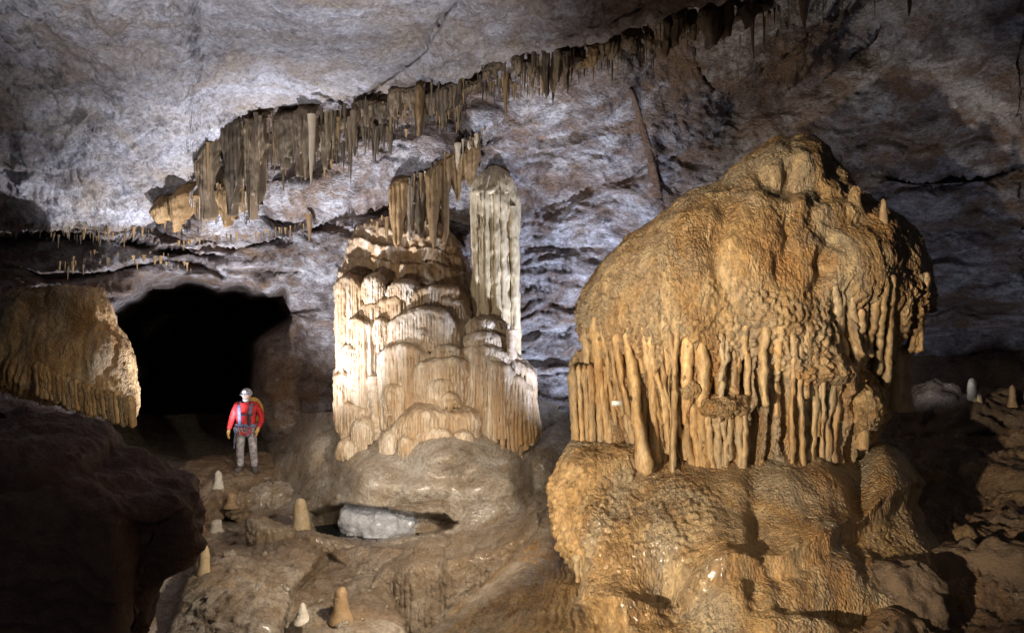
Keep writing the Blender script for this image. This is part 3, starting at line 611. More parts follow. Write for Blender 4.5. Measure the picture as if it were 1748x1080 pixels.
# draperies: ribs and curtains that run down from the dome to the base
def rib_mesh(path, width, depth, seed, rows=None, sides=11, knob=.012):
    """a blade that follows path (n x 3), width across, depth into the rock"""
    n = len(path); path = np.asarray(path)
    th = np.linspace(0, 2 * np.pi, sides, endpoint=False)
    cs, sn = np.cos(th), np.sin(th)
    ex = np.sign(cs) * np.abs(cs) ** .8; ey = np.sign(sn) * np.abs(sn) ** .8
    mx, my = path[n // 2, 0], path[n // 2, 1]
    rad = np.array([mx, my]); rad = rad / np.linalg.norm(rad)
    rad = .8 * rad + .2 * np.array([0, 1]); rad /= np.linalg.norm(rad)
    tan = np.array([rad[1], -rad[0]])
    W = np.asarray(width)[:, None]; Dp = np.asarray(depth)[:, None]
    x = path[:, :1] + tan[0] * W / 2 * ex[None] + rad[0] * (Dp / 2 * (ey[None] + .85))
    y = path[:, 1:2] + tan[1] * W / 2 * ex[None] + rad[1] * (Dp / 2 * (ey[None] + .85))
    z = path[:, 2:3] + 0 * x
    G = np.stack([x, y, z], -1)
    N = outward(G)
    return G + N * (knob * knobs(G + seed, 16) + .012 * fbm(G * 10 + seed, 3) + .012 * ridged(S3(G, 16, 16, 1.5) + seed, 2))[..., None]

def drape(u0, v0, u1, v1, wpx=14, y0=None, y1=None, top=1.4, bot=1.3, mat=None, depth=.30, name='drapery', n=46, parent=None, sway=1.0):
    t = np.linspace(0, 1, n); sd = rng.random() * 100
    a = 10 * sway * (perlin(np.stack([t * 2.2 + sd, 0 * t, 0 * t], -1)) - perlin(np.array([[sd, 0, 0]]))) + 3.5 * sway * perlin(np.stack([t * 6 + sd, 0 * t + 9, 0 * t], -1))
    u = u0 + (u1 - u0) * t ** .9 + a * np.sin(np.pi * np.clip(t, 0, 1)) ** .5
    v = v0 + (v1 - v0) * t
    f0 = dome_front(u0) - .04 if y0 is None else y0
    f1 = dome_front(u1) + .12 if y1 is None else y1
    y = f0 + (f1 - f0) * sstep(t, 0, 1)
    path = P(u, v, y)
    w = wpx / F * y * (1 + (top - 1) * np.exp(-(t / .16) ** 2) + (bot - 1) * np.exp(-((1 - t) / .2) ** 2)) * (1 + .45 * perlin(np.stack([t * 4 + sd, 0 * t + 3, 0 * t], -1)))
    w *= np.clip(.15 + t / .15, 0, 1)
    dp = depth * (.55 + .45 * sstep(t, 0, .3)) * np.ones(n)
    kb = .010 + .014 * np.exp(-(t / .3) ** 2) + .012 * np.exp(-((1 - t) / .12) ** 2)
    G = rib_mesh(path, w, dp, sd, knob=kb[:, None])
    # close the ends
    G[0] = G[0].mean(0); G[-1] = G[-1].mean(0) - np.array([0, 0, .03])
    return grid_obj(name, loc(G) if parent is None else G - np.array(parent.location), mat or M_DRAPE, mound if parent is None else parent, True)

# left field: curtains that lean to the right as they fall
for k, u0 in enumerate(np.linspace(996, 1112, 14)):
    j = rng.normal() * 3; a = (u0 - 996) / 116
    v0 = 505 + rng.random() * 60; off = rng.normal() * .05
    drape(u0 + j, v0, u0 + 24 + 22 * a + j, 700 + 75 * rng.random() + 30 * a if rng.random() < .45 else 768 + 34 * a + rng.random() * 10, 5 + 8 * rng.random() ** 2, y0=face_y(u0 + j, v0) + .03, y1=dome_front(u0 + 30) + .08 + off, top=1.2, bot=1.4, sway=.8)
# broad pale pillar and its neighbours
drape(1066, 560, 1104, 812, 13, y0=face_y(1066, 560) + .02, y1=7.0, top=1.0, bot=2.0, sway=.5); drape(1030, 630, 1040, 782, 20, bot=1.5, sway=.4); drape(1092, 610, 1098, 806, 9)
def vbase(u): return np.interp(u, [1000, 1100, 1180, 1240, 1290, 1330, 1400, 1440, 1480], [772, 806, 818, 812, 812, 816, 810, 780, 762])
# main field: ribs of many widths, in pairs that meet and part
u0 = 1112.0
while u0 < 1492:
    wd = 4 + 9 * rng.random() ** 2 if rng.random() < .8 else 14 + 8 * rng.random()
    v0 = 535 + 65 * rng.random(); off = rng.normal() * .09
    long_ = rng.random() < .55
    u1 = u0 + rng.normal() * 7 + (1290 - u0) * .02
    v1 = vbase(u1) + 4 if long_ else v0 + 70 + 90 * rng.random()
    if not (1284 < u1 < 1300 and long_):
        drape(u0, v0, u1, v1, wd, y0=face_y(u0, v0) + .03, y1=dome_front(min(u1, 1500)) + .03 + off, top=1.1 + .5 * rng.random(), bot=1.7 if long_ else .5, sway=.9, depth=.30 + .1 * rng.random())
        if rng.random() < .4:      # a branch that joins the rib lower down
            du = rng.choice([-1, 1]) * (12 + 8 * rng.random()); vm = v0 + 60 + 60 * rng.random()
            drape(u0 + du, v0 + 8, u1 * .5 + u0 * .5, vm, wd * .7, y0=face_y(u0 + du, v0) + .03, y1=dome_front(min(u1, 1500)) + .04 + off, top=1.2, bot=1.0, sway=.5)
    u0 += wd * .8 + 6 + 13 * rng.random()
# stubs and curtains hanging from the popcorn ledges
for u0, v0, u1, v1, w in [(1182, 694, 1196, 816, 12), (1194, 700, 1206, 818, 8), (1206, 698, 1222, 816, 12), (1222, 706, 1232, 812, 14), (1236, 706, 1240, 810, 7), (1248, 704, 1240, 780, 9), (1258, 700, 1262, 806, 9), (1270, 690, 1268, 810, 8), (1216, 708, 1236, 790, 8),
                          (1128, 660, 1142, 770, 8), (1150, 690, 1170, 780, 9), (1164, 690, 1180, 806, 11),
                          (1376, 640, 1372, 720, 8), (1390, 640, 1384, 806, 10), (1404, 644, 1394, 740, 8), (1420, 640, 1410, 800, 10), (1432, 650, 1420, 786, 11)]:
    drape(u0, v0 - 8, u1, v1 + 6, w, y0=dome_front(u0) + .0, y1=dome_front(u1) + .03, sway=.8, depth=.3, bot=1.6, top=1.3)
# right field: hanging loops and the far pillar
for u0, v0, u1, v1, w in [(1412, 490, 1420, 600, 8), (1424, 500, 1440, 610, 10), (1440, 510, 1432, 600, 6), (1455, 520, 1462, 610, 9), (1470, 540, 1464, 620, 10), (1480, 530, 1472, 622, 8), (1500, 520, 1482, 610, 11), (1512, 500, 1500, 640, 8), (1522, 480, 1512, 660, 9),
                          (1540, 478, 1520, 610, 7), (1552, 482, 1534, 590, 7), (1560, 478, 1548, 570, 6), (1572, 480, 1556, 600, 8), (1582, 478, 1566, 600, 9), (1584, 485, 1560, 590, 7)]:
    uu_ = min(u0, 1570); drape(u0, v0 - 14, u1, v1, w, y0=min(face_y(uu_, v0 - 14), dome_front(min(u0, 1560))) + .02, y1=dome_front(min(u1, 1540)) + .06, depth=.22, sway=.7, top=1.1)
drape(1540, 590, 1540, 705, 32, y0=8.3, y1=8.3, depth=.5, mat=M_MITEB, bot=1.25); drape(1512, 600, 1500, 700, 14, y0=7.9, y1=8.0, depth=.4)
# small hanging fringe under the barrel
for k in range(15):
    u0 = 985 + k * 8.6 + rng.normal() * 2
    drape(u0, 925 + rng.random() * 25 + (k > 10) * 20, u0 + 6 + rng.normal() * 3, 985 + 3.0 * k - .17 * max(0, k - 9) ** 2 * 3 + rng.random() * 8, 8 + 3 * rng.random(), y0=6.93, y1=6.95, depth=.2, bot=.5, sway=.5, n=26)

# popcorn ledges between the curtains
def knob_body(u, v, Y, ru, rv, rd, mat, parent, name, seed=0, amp=.05, nth=80, nv=50, sc=13):
    c = P(u, v, Y); t = np.linspace(0.02, np.pi - .02, nv)[:, None]; th = np.linspace(0, 2 * np.pi, nth, endpoint=False)[None]
    rx, rz = ru / F * Y, rv / F * Y
    S = np.stack([np.sin(t) * np.cos(th), -np.sin(t) * np.sin(th), np.cos(t) + 0 * th], -1)
    G = c + S * np.array([rx, rd, rz]); N = outward(G)
    G = G + N * (amp * knobs(G + seed, sc) + .4 * amp * knobs(G + seed, 2 * sc) + .06 * fbm(G * 3 + seed, 2) - .4 * amp)[..., None]
    pl = np.array(parent.location) if parent is not None else 0
    return grid_obj(name, G - pl, mat, parent, True, {'stain': np.zeros(G.shape[:2])})
for k, (u, v, ru, rv, rd, yo) in enumerate([(1232, 692, 46, 15, .3, -.02), (1175, 664, 22, 14, .22, .02), (1404, 628, 46, 26, .3, -.02), (1466, 694, 30, 42, .3, -.02), (1330, 792, 24, 22, .2, .05), (1260, 690, 18, 14, .2, -.02), (998, 618, 27, 20, .22, .0), (1486, 498, 36, 30, .25, -.06)]):
    knob_body(u, v, dome_front(min(max(u, 1005), 1545)) + yo + .12, ru, rv, rd, M_MOUND, mound, 'popcorn_ledge', k * 3.7)
# left detached pillar group under its cap
for u0, w in [(978, 12), (988, 6), (997, 8), (1006, 13), (1020, 9), (1032, 7)]:
    drape(u0, 622, u0 + 6, 776, w, y0=7.72, y1=7.72, depth=.35, mat=M_DRAPE, sway=.3)

# two knobs standing on the dome's shoulder
def stalagmite_mesh(name, h, r, seed, tip=.35, nth=20, nv=22, lean=0.0, flare=.5):
    t = np.linspace(0, 1, nv)[:, None]; th = np.linspace(0, 2 * np.pi, nth, endpoint=False)[None]
    rad = r * (tip + (1 - tip) * (1 - t) ** .8 + flare * np.exp(-(t / .22) ** 2) * .8) * np.sqrt(np.clip(1 - np.clip((t - .8) / .2, 0, 1) ** 2.2, 0, 1))
    G = np.stack([rad * np.cos(th) + lean * h * t ** 1.5, rad * np.sin(th), h * t - .12 * h + 0 * th], -1)
    N = outward(G)
    G = G + N * (r * .13 * fbm(G / r * .6 + seed, 3) + r * .10 * fbm(S3(G, 1, 1, 2.2) / r * 2 + seed, 2))[..., None]
    return mesh_from(name, G, grid_quads(nv, nth, True))

def stalagmite(u, v, Y, hpx, wpx, mat, label, seed, tip=.45, lean=0.0, flare=.5, p=None):
    if p is None: p = P(u, v, Y)
    Y = p[1]; me = stalagmite_mesh('stalagmite', hpx / F * Y * 1.12, wpx / F * Y / 2, seed, tip, lean=lean, flare=flare)
    o = link('stalagmite', me, mat); o.location = tuple(p)
    return tag(o, label, 'stalagmite', 'stalagmites')
stalagmite(1459, 356, None, 44, 24, M_MOUND, 'stubby ochre stalagmite on the shoulder of the great dome, nearer its summit', 1, .7, p=P(1459, 360, face_y(1459, 366) + .14))
stalagmite(1508, 384, None, 46, 15, M_MITEB, 'slim pointed stalagmite standing on the right shoulder of the great dome', 2, .5, p=P(1508, 384, face_y(1508, 392) + .16))

# ------------------------------------------------------------------ flowstone wall of tiers
fw = empty('flowstone_wall', tuple(P(700, 790, 12.8)))
tag(fw, 'cream stepped flowstone wall with fluted tiers left of the tall column', 'flowstone wall')

def flutes(a, spacing, seed, power=.5):
    """rounded flutes along arc length a (metres); returns height 0..1 and the flute number"""
    ph = a / spacing + 1.1 * perlin(np.stack([a * 1.7 + seed, 0 * a, 0 * a], -1)) + .5 * perlin(np.stack([a / spacing * .5 + seed, 0 * a + 5, 0 * a], -1))
    i = np.floor(ph); f = ph - i
    hsh = np.modf(np.abs(np.sin(i * 12.9898 + seed * 7.1) * 43758.5453))[0]
    return np.clip(1 - (2 * f - 1) ** 2, 0, 1) ** power * (.45 + .55 * hsh), hsh

def tier(lip, vbot, Y, bulge, parent, mat, name='tier', spacing=.07, amp=.06, cap=.45, capz=.06, seed=0, lobes=.10, rag=.12, nu=None, nv=64, stain=0, fl_start=0.0, smooth_top=0.0, widen=0.0, knob=.01, skew=0.0, lowrag=0.0):
    """a shelf with a rounded lip and a fluted curtain hanging from it. lip: list of (u, v); vbot: list of (u, v) or number"""
    lip = np.array(lip, float); uL, uR = lip[0, 0], lip[-1, 0]
    wid = (uR - uL) / F * Y
    nu = nu or int(max(60, min(420, wid / .014)))
    s = np.linspace(0, 1, nu); u = uL + (uR - uL) * s
    vl = smooth1(np.interp(u, lip[:, 0], lip[:, 1]), max(1, nu // 30)); vb = np.interp(u, *np.array(vbot, float).T) if np.ndim(vbot) else np.full(nu, float(vbot))
    a = wid * s * (1 + .25)
    fl, hs = flutes(a, spacing, seed)
    b = bulge * np.sqrt(np.clip(1 - (2 * s - 1) ** 2, 0, 1)) + lobes * fbm(np.stack([a * 1.6 + seed, 0 * a, 0 * a], -1), 2)
    yl = Y - b
    x = (u - 874) / F * Y; zl = CZ - (vl - 540) / F * yl; zb = CZ - (vb - 540) / F * yl
    zb = zb + (hs - .5) * rag * (zl - zb) * 2 + lowrag * (zl - zb) * (fbm(np.stack([a * 1.3 + seed * 3, 0 * a, 0 * a], -1), 3) + .15)
    zb = np.minimum(zb, zl - .12)
    rows = []
    nc = 16
    for k in range(nc):                                   # shelf, from the back to the lip
        t = k / nc
        rows.append(np.stack([x, yl + cap * (1 - t) ** 1.0 + .0 * fl, zl + capz * (1 - t) + 0 * x], -1))
    r = .08
    for k in range(10):                                   # rounded lip
        t = k / 10 * np.pi / 2
        rows.append(np.stack([x, yl - r * np.sin(t), zl - r * (1 - np.cos(t)) * 1.2], -1))
    for k in range(nv + 1):                               # the curtain
        t = k / nv
        zz = (zl - r * 1.2) + (zb - (zl - r * 1.2)) * t
        grow = np.clip((t - fl_start) / .12, 0, 1) * (1 - .25 * t)
        dx = widen * (s - .5) * t ** 1.5 * wid + skew * t * (zl - zb)
        rows.append(np.stack([x + dx, yl - r - amp * (fl - .4) * grow + .10 * t * (.4 if t < .5 else .4 + (t - .5)), zz], -1))
    last = rows[-1]
    for k, (dy, dz) in enumerate([(.03, -.01), (.09, .01), (.3, .05)]): rows.append(last + np.array([0, dy, dz]))
    G = np.stack(rows, 0)
    N = gnormal(G); N = np.where((N[..., 1:2] > 0), -N, N)
    q = G + .05 * fbm(G * 4 + seed, 2)[..., None]
    tcol = np.clip((np.arange(len(G)) - nc) / nv, 0, 1)[:, None]
    d = .03 * fbm(G * 2.5 + seed, 3) + .016 * fbm(S3(q, 14, 14, 5) + seed, 3) + knob * knobs(S3(G, 1, 1, .6) + seed, 18)
    G = G + N * d[..., None]
    st = np.full(G.shape[:2], float(stain)) if np.ndim(stain) == 0 else (stain[0] + (stain[1] - stain[0]) * tcol + 0 * G[..., 0])
    return grid_obj(name, G - np.array(parent.location), mat, parent, False, {'stain': st})

# backing body so no gaps show between tiers
BACK = [(372, 640, 720, 13.9, .2, 13.6), (385, 612, 760, 13.9, .45, 13.5), (420, 596, 785, 13.9, .6, 13.4), (460, 584, 800, 13.9, .7, 13.3), (520, 578, 812, 13.9, .72, 13.2), (620, 576, 880, 13.9, .78, 13.1), (700, 575, 900, 13.9, .9, 13.0), (800, 575, 900, 13.9, 1.0, 12.9)]
G = slice_body(BACK, 300, 190, 2.4); N = outward(G); u, v = uvof(G)
q = G + .1 * np.stack([fbm(G * 2, 3), fbm(G * 2 + 9, 3), fbm(G * 2 + 21, 3)], -1)
up = 1 - sstep(v, 480, 540)
terr = (S3(q, 0, 0, 1)[..., 2] * 3.2 + .5 * q[..., 0]); tf = terr - np.floor(terr)
disp = .10 * fbm(G * 1.2, 3) + up * (.07 * (tf ** 2 - .4) + .05 * ridged(S3(q, 2, 2, 4), 3)) + .03 * ridged(S3(q, 9, 9, .8), 2) + .02 * fbm(q * 12, 2)
disp += bumps(u, v, [(622, 470, 18, 26, -.35), (700, 430, 20, 20, -.2), (610, 560, 10, 60, -.2)])
G = G + N * disp[..., None]
stain = blobs(u, v, [(690, 440, 140, 80, .9), (600, 520, 30, 60, .6)])
grid_obj('cap', G - np.array(fw.location), M_FLOW, fw, True, {'stain': stain})

T = lambda *a, **k: tier(*a, parent=fw, mat=M_FLOW, **k)
T([(575, 478), (590, 470), (606, 474), (622, 490)], [(575, 640), (622, 650)], 13.1, .16, spacing=.08, amp=.07, seed=1, stain=(.8, .3), name='tier')
T([(612, 520), (640, 515), (690, 503), (740, 486), (780, 490), (802, 515)], [(612, 640), (660, 660), (690, 590), (760, 560), (802, 600)], 13.1, .25, spacing=.075, amp=.08, seed=2, stain=(.75, .35), cap=.5)
T([(596, 545), (610, 540), (630, 548), (660, 560)], [(596, 780), (660, 800)], 13.0, .2, spacing=.09, amp=.09, seed=3, stain=(.15, .0), rag=.05)
T([(740, 512), (765, 506), (790, 514), (806, 535)], [(740, 560), (806, 580)], 13.0, .18, spacing=.07, amp=.05, seed=4, stain=(.15, .1))
T([(664, 552), (690, 535), (725, 524), (760, 530), (790, 560)], [(664, 640), (690, 640), (720, 608), (790, 612)], 12.85, .30, spacing=.075, amp=.07, seed=5, stain=(.1, .25), cap=.5)
T([(646, 606), (662, 592), (690, 585), (720, 592), (740, 606)], [(646, 700), (668, 756), (700, 730), (740, 690)], 12.7, .26, spacing=.085, amp=.08, seed=6, stain=(.1, .5), cap=.6)
T([(700, 636), (716, 618), (745, 611), (775, 610), (806, 618)], [(700, 690), (806, 690)], 12.55, .28, spacing=.07, amp=.07, seed=7, stain=(.0, .15), cap=.7, capz=.12)
T([(722, 660), (740, 650), (765, 646), (794, 652)], [(722, 705), (794, 705)], 12.4, .20, spacing=.07, amp=.06, seed=8, stain=(.0, .4), cap=.3)
T([(664, 742), (685, 715), (715, 695), (745, 700), (780, 702), (822, 706)], [(664, 790), (700, 775), (822, 770)], 12.35, .38, spacing=.07, amp=.07, seed=9, stain=(.0, .3), cap=.8, capz=.16)
T([(648, 748), (664, 738), (690, 742)], [(648, 785), (690, 792)], 12.3, .16, spacing=.06, amp=.05, seed=10, cap=.3)
T([(582, 690), (596, 684), (615, 690), (636, 700)], [(582, 770), (636, 790)], 12.9, .18, spacing=.08, amp=.07, seed=11, stain=(.1, .3), cap=.3)
T([(572, 640), (586, 634), (604, 640)], [(572, 735), (604, 745)], 13.0, .14, spacing=.07, amp=.06, seed=12, stain=(.4, .1), cap=.2)
# smaller overlapping tiers between the large ones
for k, (u_, v_, w_, h_, y_) in enumerate([(600, 588, 38, 60, 12.95), (676, 655, 44, 70, 12.55), (764, 588, 56, 40, 12.62), (724, 560, 44, 36, 12.72), (742, 728, 70, 40, 12.05), (790, 735, 44, 46, 12.1), (702, 745, 46, 40, 12.05), (622, 715, 40, 60, 12.7), (690, 480, 60, 40, 13.0), (640, 470, 40, 60, 13.05), (768, 668, 40, 36, 12.28), (654, 540, 34, 60, 12.9), (596, 750, 40, 40, 12.7)]):
    lp_ = [(u_ - w_ / 2, v_ + 14), (u_ - w_ * .3, v_ + 3), (u_, v_), (u_ + w_ * .3, v_ + 4), (u_ + w_ / 2, v_ + 15)]
    T(lp_, [(u_ - w_ / 2, v_ + h_ * .75), (u_, v_ + h_), (u_ + w_ / 2, v_ + h_ * .8)], y_, .20, spacing=.06, amp=.055, seed=50 + k, stain=(.0, .35), cap=.35, rag=.25, lobes=.05)
# lumpy strands at the left
def strand(pts, Y, wpx, seed, mat=M_FLOW, st=0):
    pts = np.array(pts, float); n = 70; t = np.linspace(0, 1, n)
    k = np.linspace(0, 1, len(pts)); u = np.interp(t, k, pts[:, 0]); v = np.interp(t, k, pts[:, 1])
    path = P(u, v, Y + 0 * t); w = wpx / F * Y * (1 + .25 * perlin(np.stack([t * 5 + seed, 0 * t, 0 * t], -1)))
    G = rib_mesh(path, w, w * 1.2, seed, sides=22, knob=.05); G[0] = G[0].mean(0); G[-1] = G[-1].mean(0)
    grid_obj('strand', G - np.array(fw.location), mat, fw, True, {'stain': np.full(G.shape[:2], float(st))})
strand([(612, 600), (608, 650), (612, 700), (622, 760)], 12.75, 18, 5); strand([(640, 640), (644, 700), (646, 770)], 12.65, 20, 9, st=.2); strand([(628, 600), (630, 660), (632, 730)], 12.8, 14, 3)
strand([(590, 700), (600, 740), (606, 790)], 12.8, 20, 13); strand([(585, 520), (588, 580), (590, 650)], 12.95, 14, 17, st=.6)

# --- the tall column
colo = empty('column', tuple(P(845, 790, 12.6)))
tag(colo, 'tall fluted pale column rising from ringed shelves to the vault', 'column')
def revolve(prof, Yc, name, mat, spacing, amp, seed, wavy=.03, nth=330, nv=150, fstart=0, rag=0, stain=0, knob=.01, parent=colo, top=True, xshift=0):
    """prof rows: v, uL, uR, flute strength"""
    prof = np.array(prof, float); k = np.linspace(prof[0, 0], prof[-1, 0], nv)
    uL = smooth1(np.interp(k, prof[:, 0], prof[:, 1]), 2); uR = smooth1(np.interp(k, prof[:, 0], prof[:, 2]), 2); fs = np.interp(k, prof[:, 0], prof[:, 3])
    xl = (uL - 874) / F * Yc; xr = (uR - 874) / F * Yc; xc = (xl + xr) / 2; rr = (xr - xl) / 2
    th = np.linspace(0, 2 * np.pi, nth, endpoint=False)
    rm = rr.mean(); n = max(6, round(2 * np.pi * rm / spacing))
    ph = th / (2 * np.pi) * n; ph = ph + .8 * perlin(np.stack([np.cos(th) * n / 6 + seed, np.sin(th) * n / 6, 0 * th], -1))
    i = np.floor(ph); f = ph - i; hs = np.modf(np.abs(np.sin((i % n) * 12.9898 + seed) * 43758.5))[0]
    fl = np.clip(1 - (2 * f - 1) ** 2, 0, 1) ** .5 * (.4 + .6 * hs)
    R2 = rr[:, None] - amp * fs[:, None] * (1 - fl[None])
    x = xc[:, None] + R2 * np.cos(th)[None]; y = Yc - .85 * R2 * np.sin(th)[None]; z = CZ - (k[:, None] - 540) / F * (Yc - .6 * rr[:, None]) + 0 * x
    G = np.stack([x, y, z], -1); N = outward(G)
    q = G + .05 * fbm(G * 4 + seed, 2)[..., None]
    G = G + N * (wavy * fbm(G * 1.8 + seed, 3) + .016 * fbm(S3(q, 12, 12, 4) + seed, 3) + knob * knobs(S3(G, 1, 1, .5) + seed, 16))[..., None]
    return grid_obj(name, G - np.array(parent.location), mat, parent, True, {'stain': np.full(G.shape[:2], float(stain))})
revolve([(284, 838, 850, .4), (287, 828, 860, .4), (292, 820, 868, .4), (299, 813, 875, .4), (308, 807, 880, .4), (320, 802, 884, .45), (336, 799, 888, .6), (352, 798, 889, .9), (450, 799, 889, 1), (540, 801, 890, 1), (640, 803, 892, 1)], 13.2, 'shaft', M_COLUMN, .125, .19, 3, wavy=.045)
for v_, l, r_ in ((328, 802, 878),):
    revolve([(v_ - 14, l + 14, r_ - 14, 0), (v_ - 6, l + 3, r_ - 4, .1), (v_, l, r_, .2), (v_ + 6, l + 4, r_ - 6, .5), (v_ + 14, l + 14, r_ - 16, .5)], 13.18, 'brow', M_COLUMN, .08, .05, v_, wavy=.07, nv=40)
C = lambda *a, **k: tier(*a, parent=colo, mat=M_FLOW, **k)
C([(796, 552), (812, 544), (838, 543), (870, 556)], [(796, 572), (870, 576)], 12.95, .40, name='ring_shelf', spacing=.06, amp=.05, seed=25, cap=.4, rag=.2)
C([(790, 576), (810, 567), (842, 568), (880, 584)], [(790, 598), (880, 604)], 12.9, .46, name='ring_shelf', spacing=.06, amp=.05, seed=26, cap=.5, rag=.2)
C([(786, 598), (808, 588), (844, 590), (892, 612)], [(786, 622), (892, 640)], 12.82, .48, name='ring_shelf', spacing=.06, amp=.05, seed=27, cap=.5, rag=.2)
C([(790, 612), (806, 600), (840, 600), (880, 612), (918, 640)], [(790, 770), (840, 790), (880, 780), (918, 742)], 12.75, .42, name='skirt', spacing=.085, amp=.10, seed=21, stain=(.0, .35), cap=.6, widen=.12, rag=.04)
C([(812, 622), (835, 614), (862, 622), (884, 640)], [(812, 720), (846, 760), (884, 770)], 12.45, .26, name='skirt', spacing=.08, amp=.08, seed=22, stain=(.0, .5), cap=.3, widen=.1)
C([(846, 640), (866, 632), (890, 645), (912, 668)], [(846, 750), (880, 770), (912, 748)], 12.5, .26, name='skirt', spacing=.075, amp=.09, seed=23, stain=(.1, 1.0), cap=.3, widen=.25)
for u0, v0, u1, v1, w in [(868, 600, 862, 800, 9), (852, 690, 856, 812, 10), (838, 690, 842, 790, 9), (884, 690, 888, 790, 9), (900, 700, 906, 760, 8), (872, 640, 874, 560, 14)]:
    drape(u0, v0, u1, v1, w, y0=12.35, y1=12.35, depth=.25, mat=M_FLOW, parent=colo, sway=.3, name='rib')
revolve([(352, 868, 880, .5), (372, 868, 884, .5), (500, 871, 888, .6), (650, 872, 890, .6)], 12.95, 'rib', M_COLUMN, .1, .03, 31, nth=60, nv=120)

# ------------------------------------------------------------------ stalactites
def stalactite_mesh(name, seed, kind=0):
    nv, nth = 13, 8
    t = np.linspace(0, 1, nv)[:, None]; th = np.linspace(0, 2 * np.pi, nth, endpoint=False)[None]
    r = {0: (1 - t) ** .8 * .9 + .1, 1: .55 + .45 * np.exp(-t * 6) - .35 * t, 2: .95 - .5 * t ** 3 - .25 * t}[kind]
    r = r * (1 + .22 * perlin(np.stack([t * 4 + seed, 0 * t, 0 * t], -1))) * np.sqrt(np.clip(1 - np.clip((t - .93) / .07, 0, 1) ** 2, .02, 1))
    bx = .5 * perlin(np.stack([t * 1.7 + seed, 0 * t + 5, 0 * t], -1)) * t
    G = np.stack([r * np.cos(th) + bx, r * np.sin(th), -t + 0 * th], -1)
    G[..., :2] *= (1 + .25 * perlin(np.stack([np.cos(th) + 0 * t + seed, np.sin(th) + 0 * t, t * 3 + 0 * th], -1)))[..., None]
    return mesh_from(name, G, grid_quads(nv, nth, True))
STAL = {}
for mk, mt in (('dark', M_DARKST), ('ochre', M_OCHST), ('pale', M_PALEST)):
    STAL[mk] = []
    for s_ in range(9):
        me = stalactite_mesh('stalactite', s_ * 3.1 + len(mk), s_ % 3); me.materials.append(mt); STAL[mk].append(me)

def hang(u, v, Y, lpx, wpx, mk, parent=None, kind=None, flat=1.0):
    vs_ = STAL[mk]; me = vs_[rng.integers(len(vs_))] if kind is None else vs_[kind + 3 * rng.integers(3)]
    o = bpy.data.objects.new('stalactite', me); COL.objects.link(o)
    p = P(u, v, Y)
    if parent is not None: o.parent = parent; p = p - np.array(parent.location)
    o.location = tuple(p); r = wpx / 2 / F * Y; o.scale = (r, r * flat, lpx / F * Y); o.rotation_euler = (rng.normal() * .02, rng.normal() * .02, rng.random() * 6.28)
    return o

def curtain(name, label, pl, Yl, n, length, width, mk, spread=(0, 0), depth=(0, .4), sheet=None, shape=None):
    """a fringe hanging along the line pl: n stalactites as parts, in front of an optional fluted sheet"""
    pl = np.array(pl, float); um = pl[:, 0].mean()
    e = empty(name, tuple(P(um, np.interp(um, pl[:, 0], pl[:, 1]), np.mean(Yl)))); tag(e, label, 'stalactite curtain', 'stalactite curtains')
    sd = rng.random() * 50
    for k in range(n):
        s = (k + rng.random() * 1.6) / n; s = min(s, 1); u = pl[0, 0] + (pl[-1, 0] - pl[0, 0]) * s; y = np.interp(s, np.linspace(0, 1, len(Yl)), Yl)
        lm = np.interp(s, np.linspace(0, 1, len(length)), length)
        dr = rng.random()
        cl = float(perlin(np.array([[u / 26 + sd, 0, 0]]))[0]) * .9 + float(perlin(np.array([[u / 9 + sd, 3, 0]]))[0]) * .5
        l = lm * np.clip(.55 + .75 * cl, .12, 1.3) * (.35 + .8 * rng.random())
        w_ = width * (.3 + 1.0 * rng.random() ** 2) * (.55 + .45 * min(1, l / lm))
        hang(u, np.interp(u, pl[:, 0], pl[:, 1]) - 3 + spread[0] + (spread[1] - spread[0]) * dr, y + depth[0] + (depth[1] - depth[0]) * dr, l, w_, mk if isinstance(mk, str) else mk[rng.integers(len(mk))], e)
    if sheet:
        kw = dict(spacing=sheet.get('sp', .1), amp=sheet.get('amp', .10), cap=sheet.get('cap', .3), capz=sheet.get('capz', .25), rag=sheet.get('rag', .25), stain=0, lobes=sheet.get('lobes', .15), knob=.008, lowrag=.35, fl_start=-.1)
        if 'pieces' not in sheet:
            tier(pl, sheet['bot'], sheet['Y'], sheet.get('bulge', .1), e, sheet['mat'], name='sheet', seed=sheet.get('seed', 3), **kw)
        else:                                             # overlapping drapery pieces of many sizes with gaps between them
            bot = np.array(sheet['bot'], float); u_ = pl[0, 0]; k = 0
            while u_ < pl[-1, 0] - 14:
                w_ = 12 + 34 * rng.random() ** 1.6; u2 = min(u_ + w_, pl[-1, 0])
                dv_ = 26 * rng.random() ** 1.5; dy_ = dv_ / 26 * .5
                us = np.linspace(u_, u2, 7); vt = np.interp(us, pl[:, 0], pl[:, 1]) + dv_ - 2
                full = np.interp(us, bot[:, 0], bot[:, 1]) - vt; sh_ = .25 + .75 * np.sin(np.pi * (np.linspace(.08, .92, 7) ** (.6 + rng.random() * .9)))
                vb_ = vt + np.maximum(14, full * (.75 + .9 * rng.random()) * sh_)
                s_ = (u_ - pl[0, 0]) / (pl[-1, 0] - pl[0, 0]); y_ = np.interp(s_, np.linspace(0, 1, len(Yl)), Yl) + dy_
                kw2 = dict(kw); kw2['lobes'] = .08; kw2['nv'] = 30; kw2['nu'] = int(max(14, (u2 - u_) * .75))
                tier(list(zip(us, vt)), list(zip(us, vb_)), y_, .05 + .15 * rng.random(), e, (sheet['mat'], sheet['mat'], sheet['mat'], sheet['mat'], M_OCHST, M_DARKST)[rng.integers(6)], name='drapery', seed=k * 3.3 + sheet.get('seed', 3), **kw2)
                u_ = u2 + rng.choice([-6, -3, 2, 8, 16]); k += 1
    return e

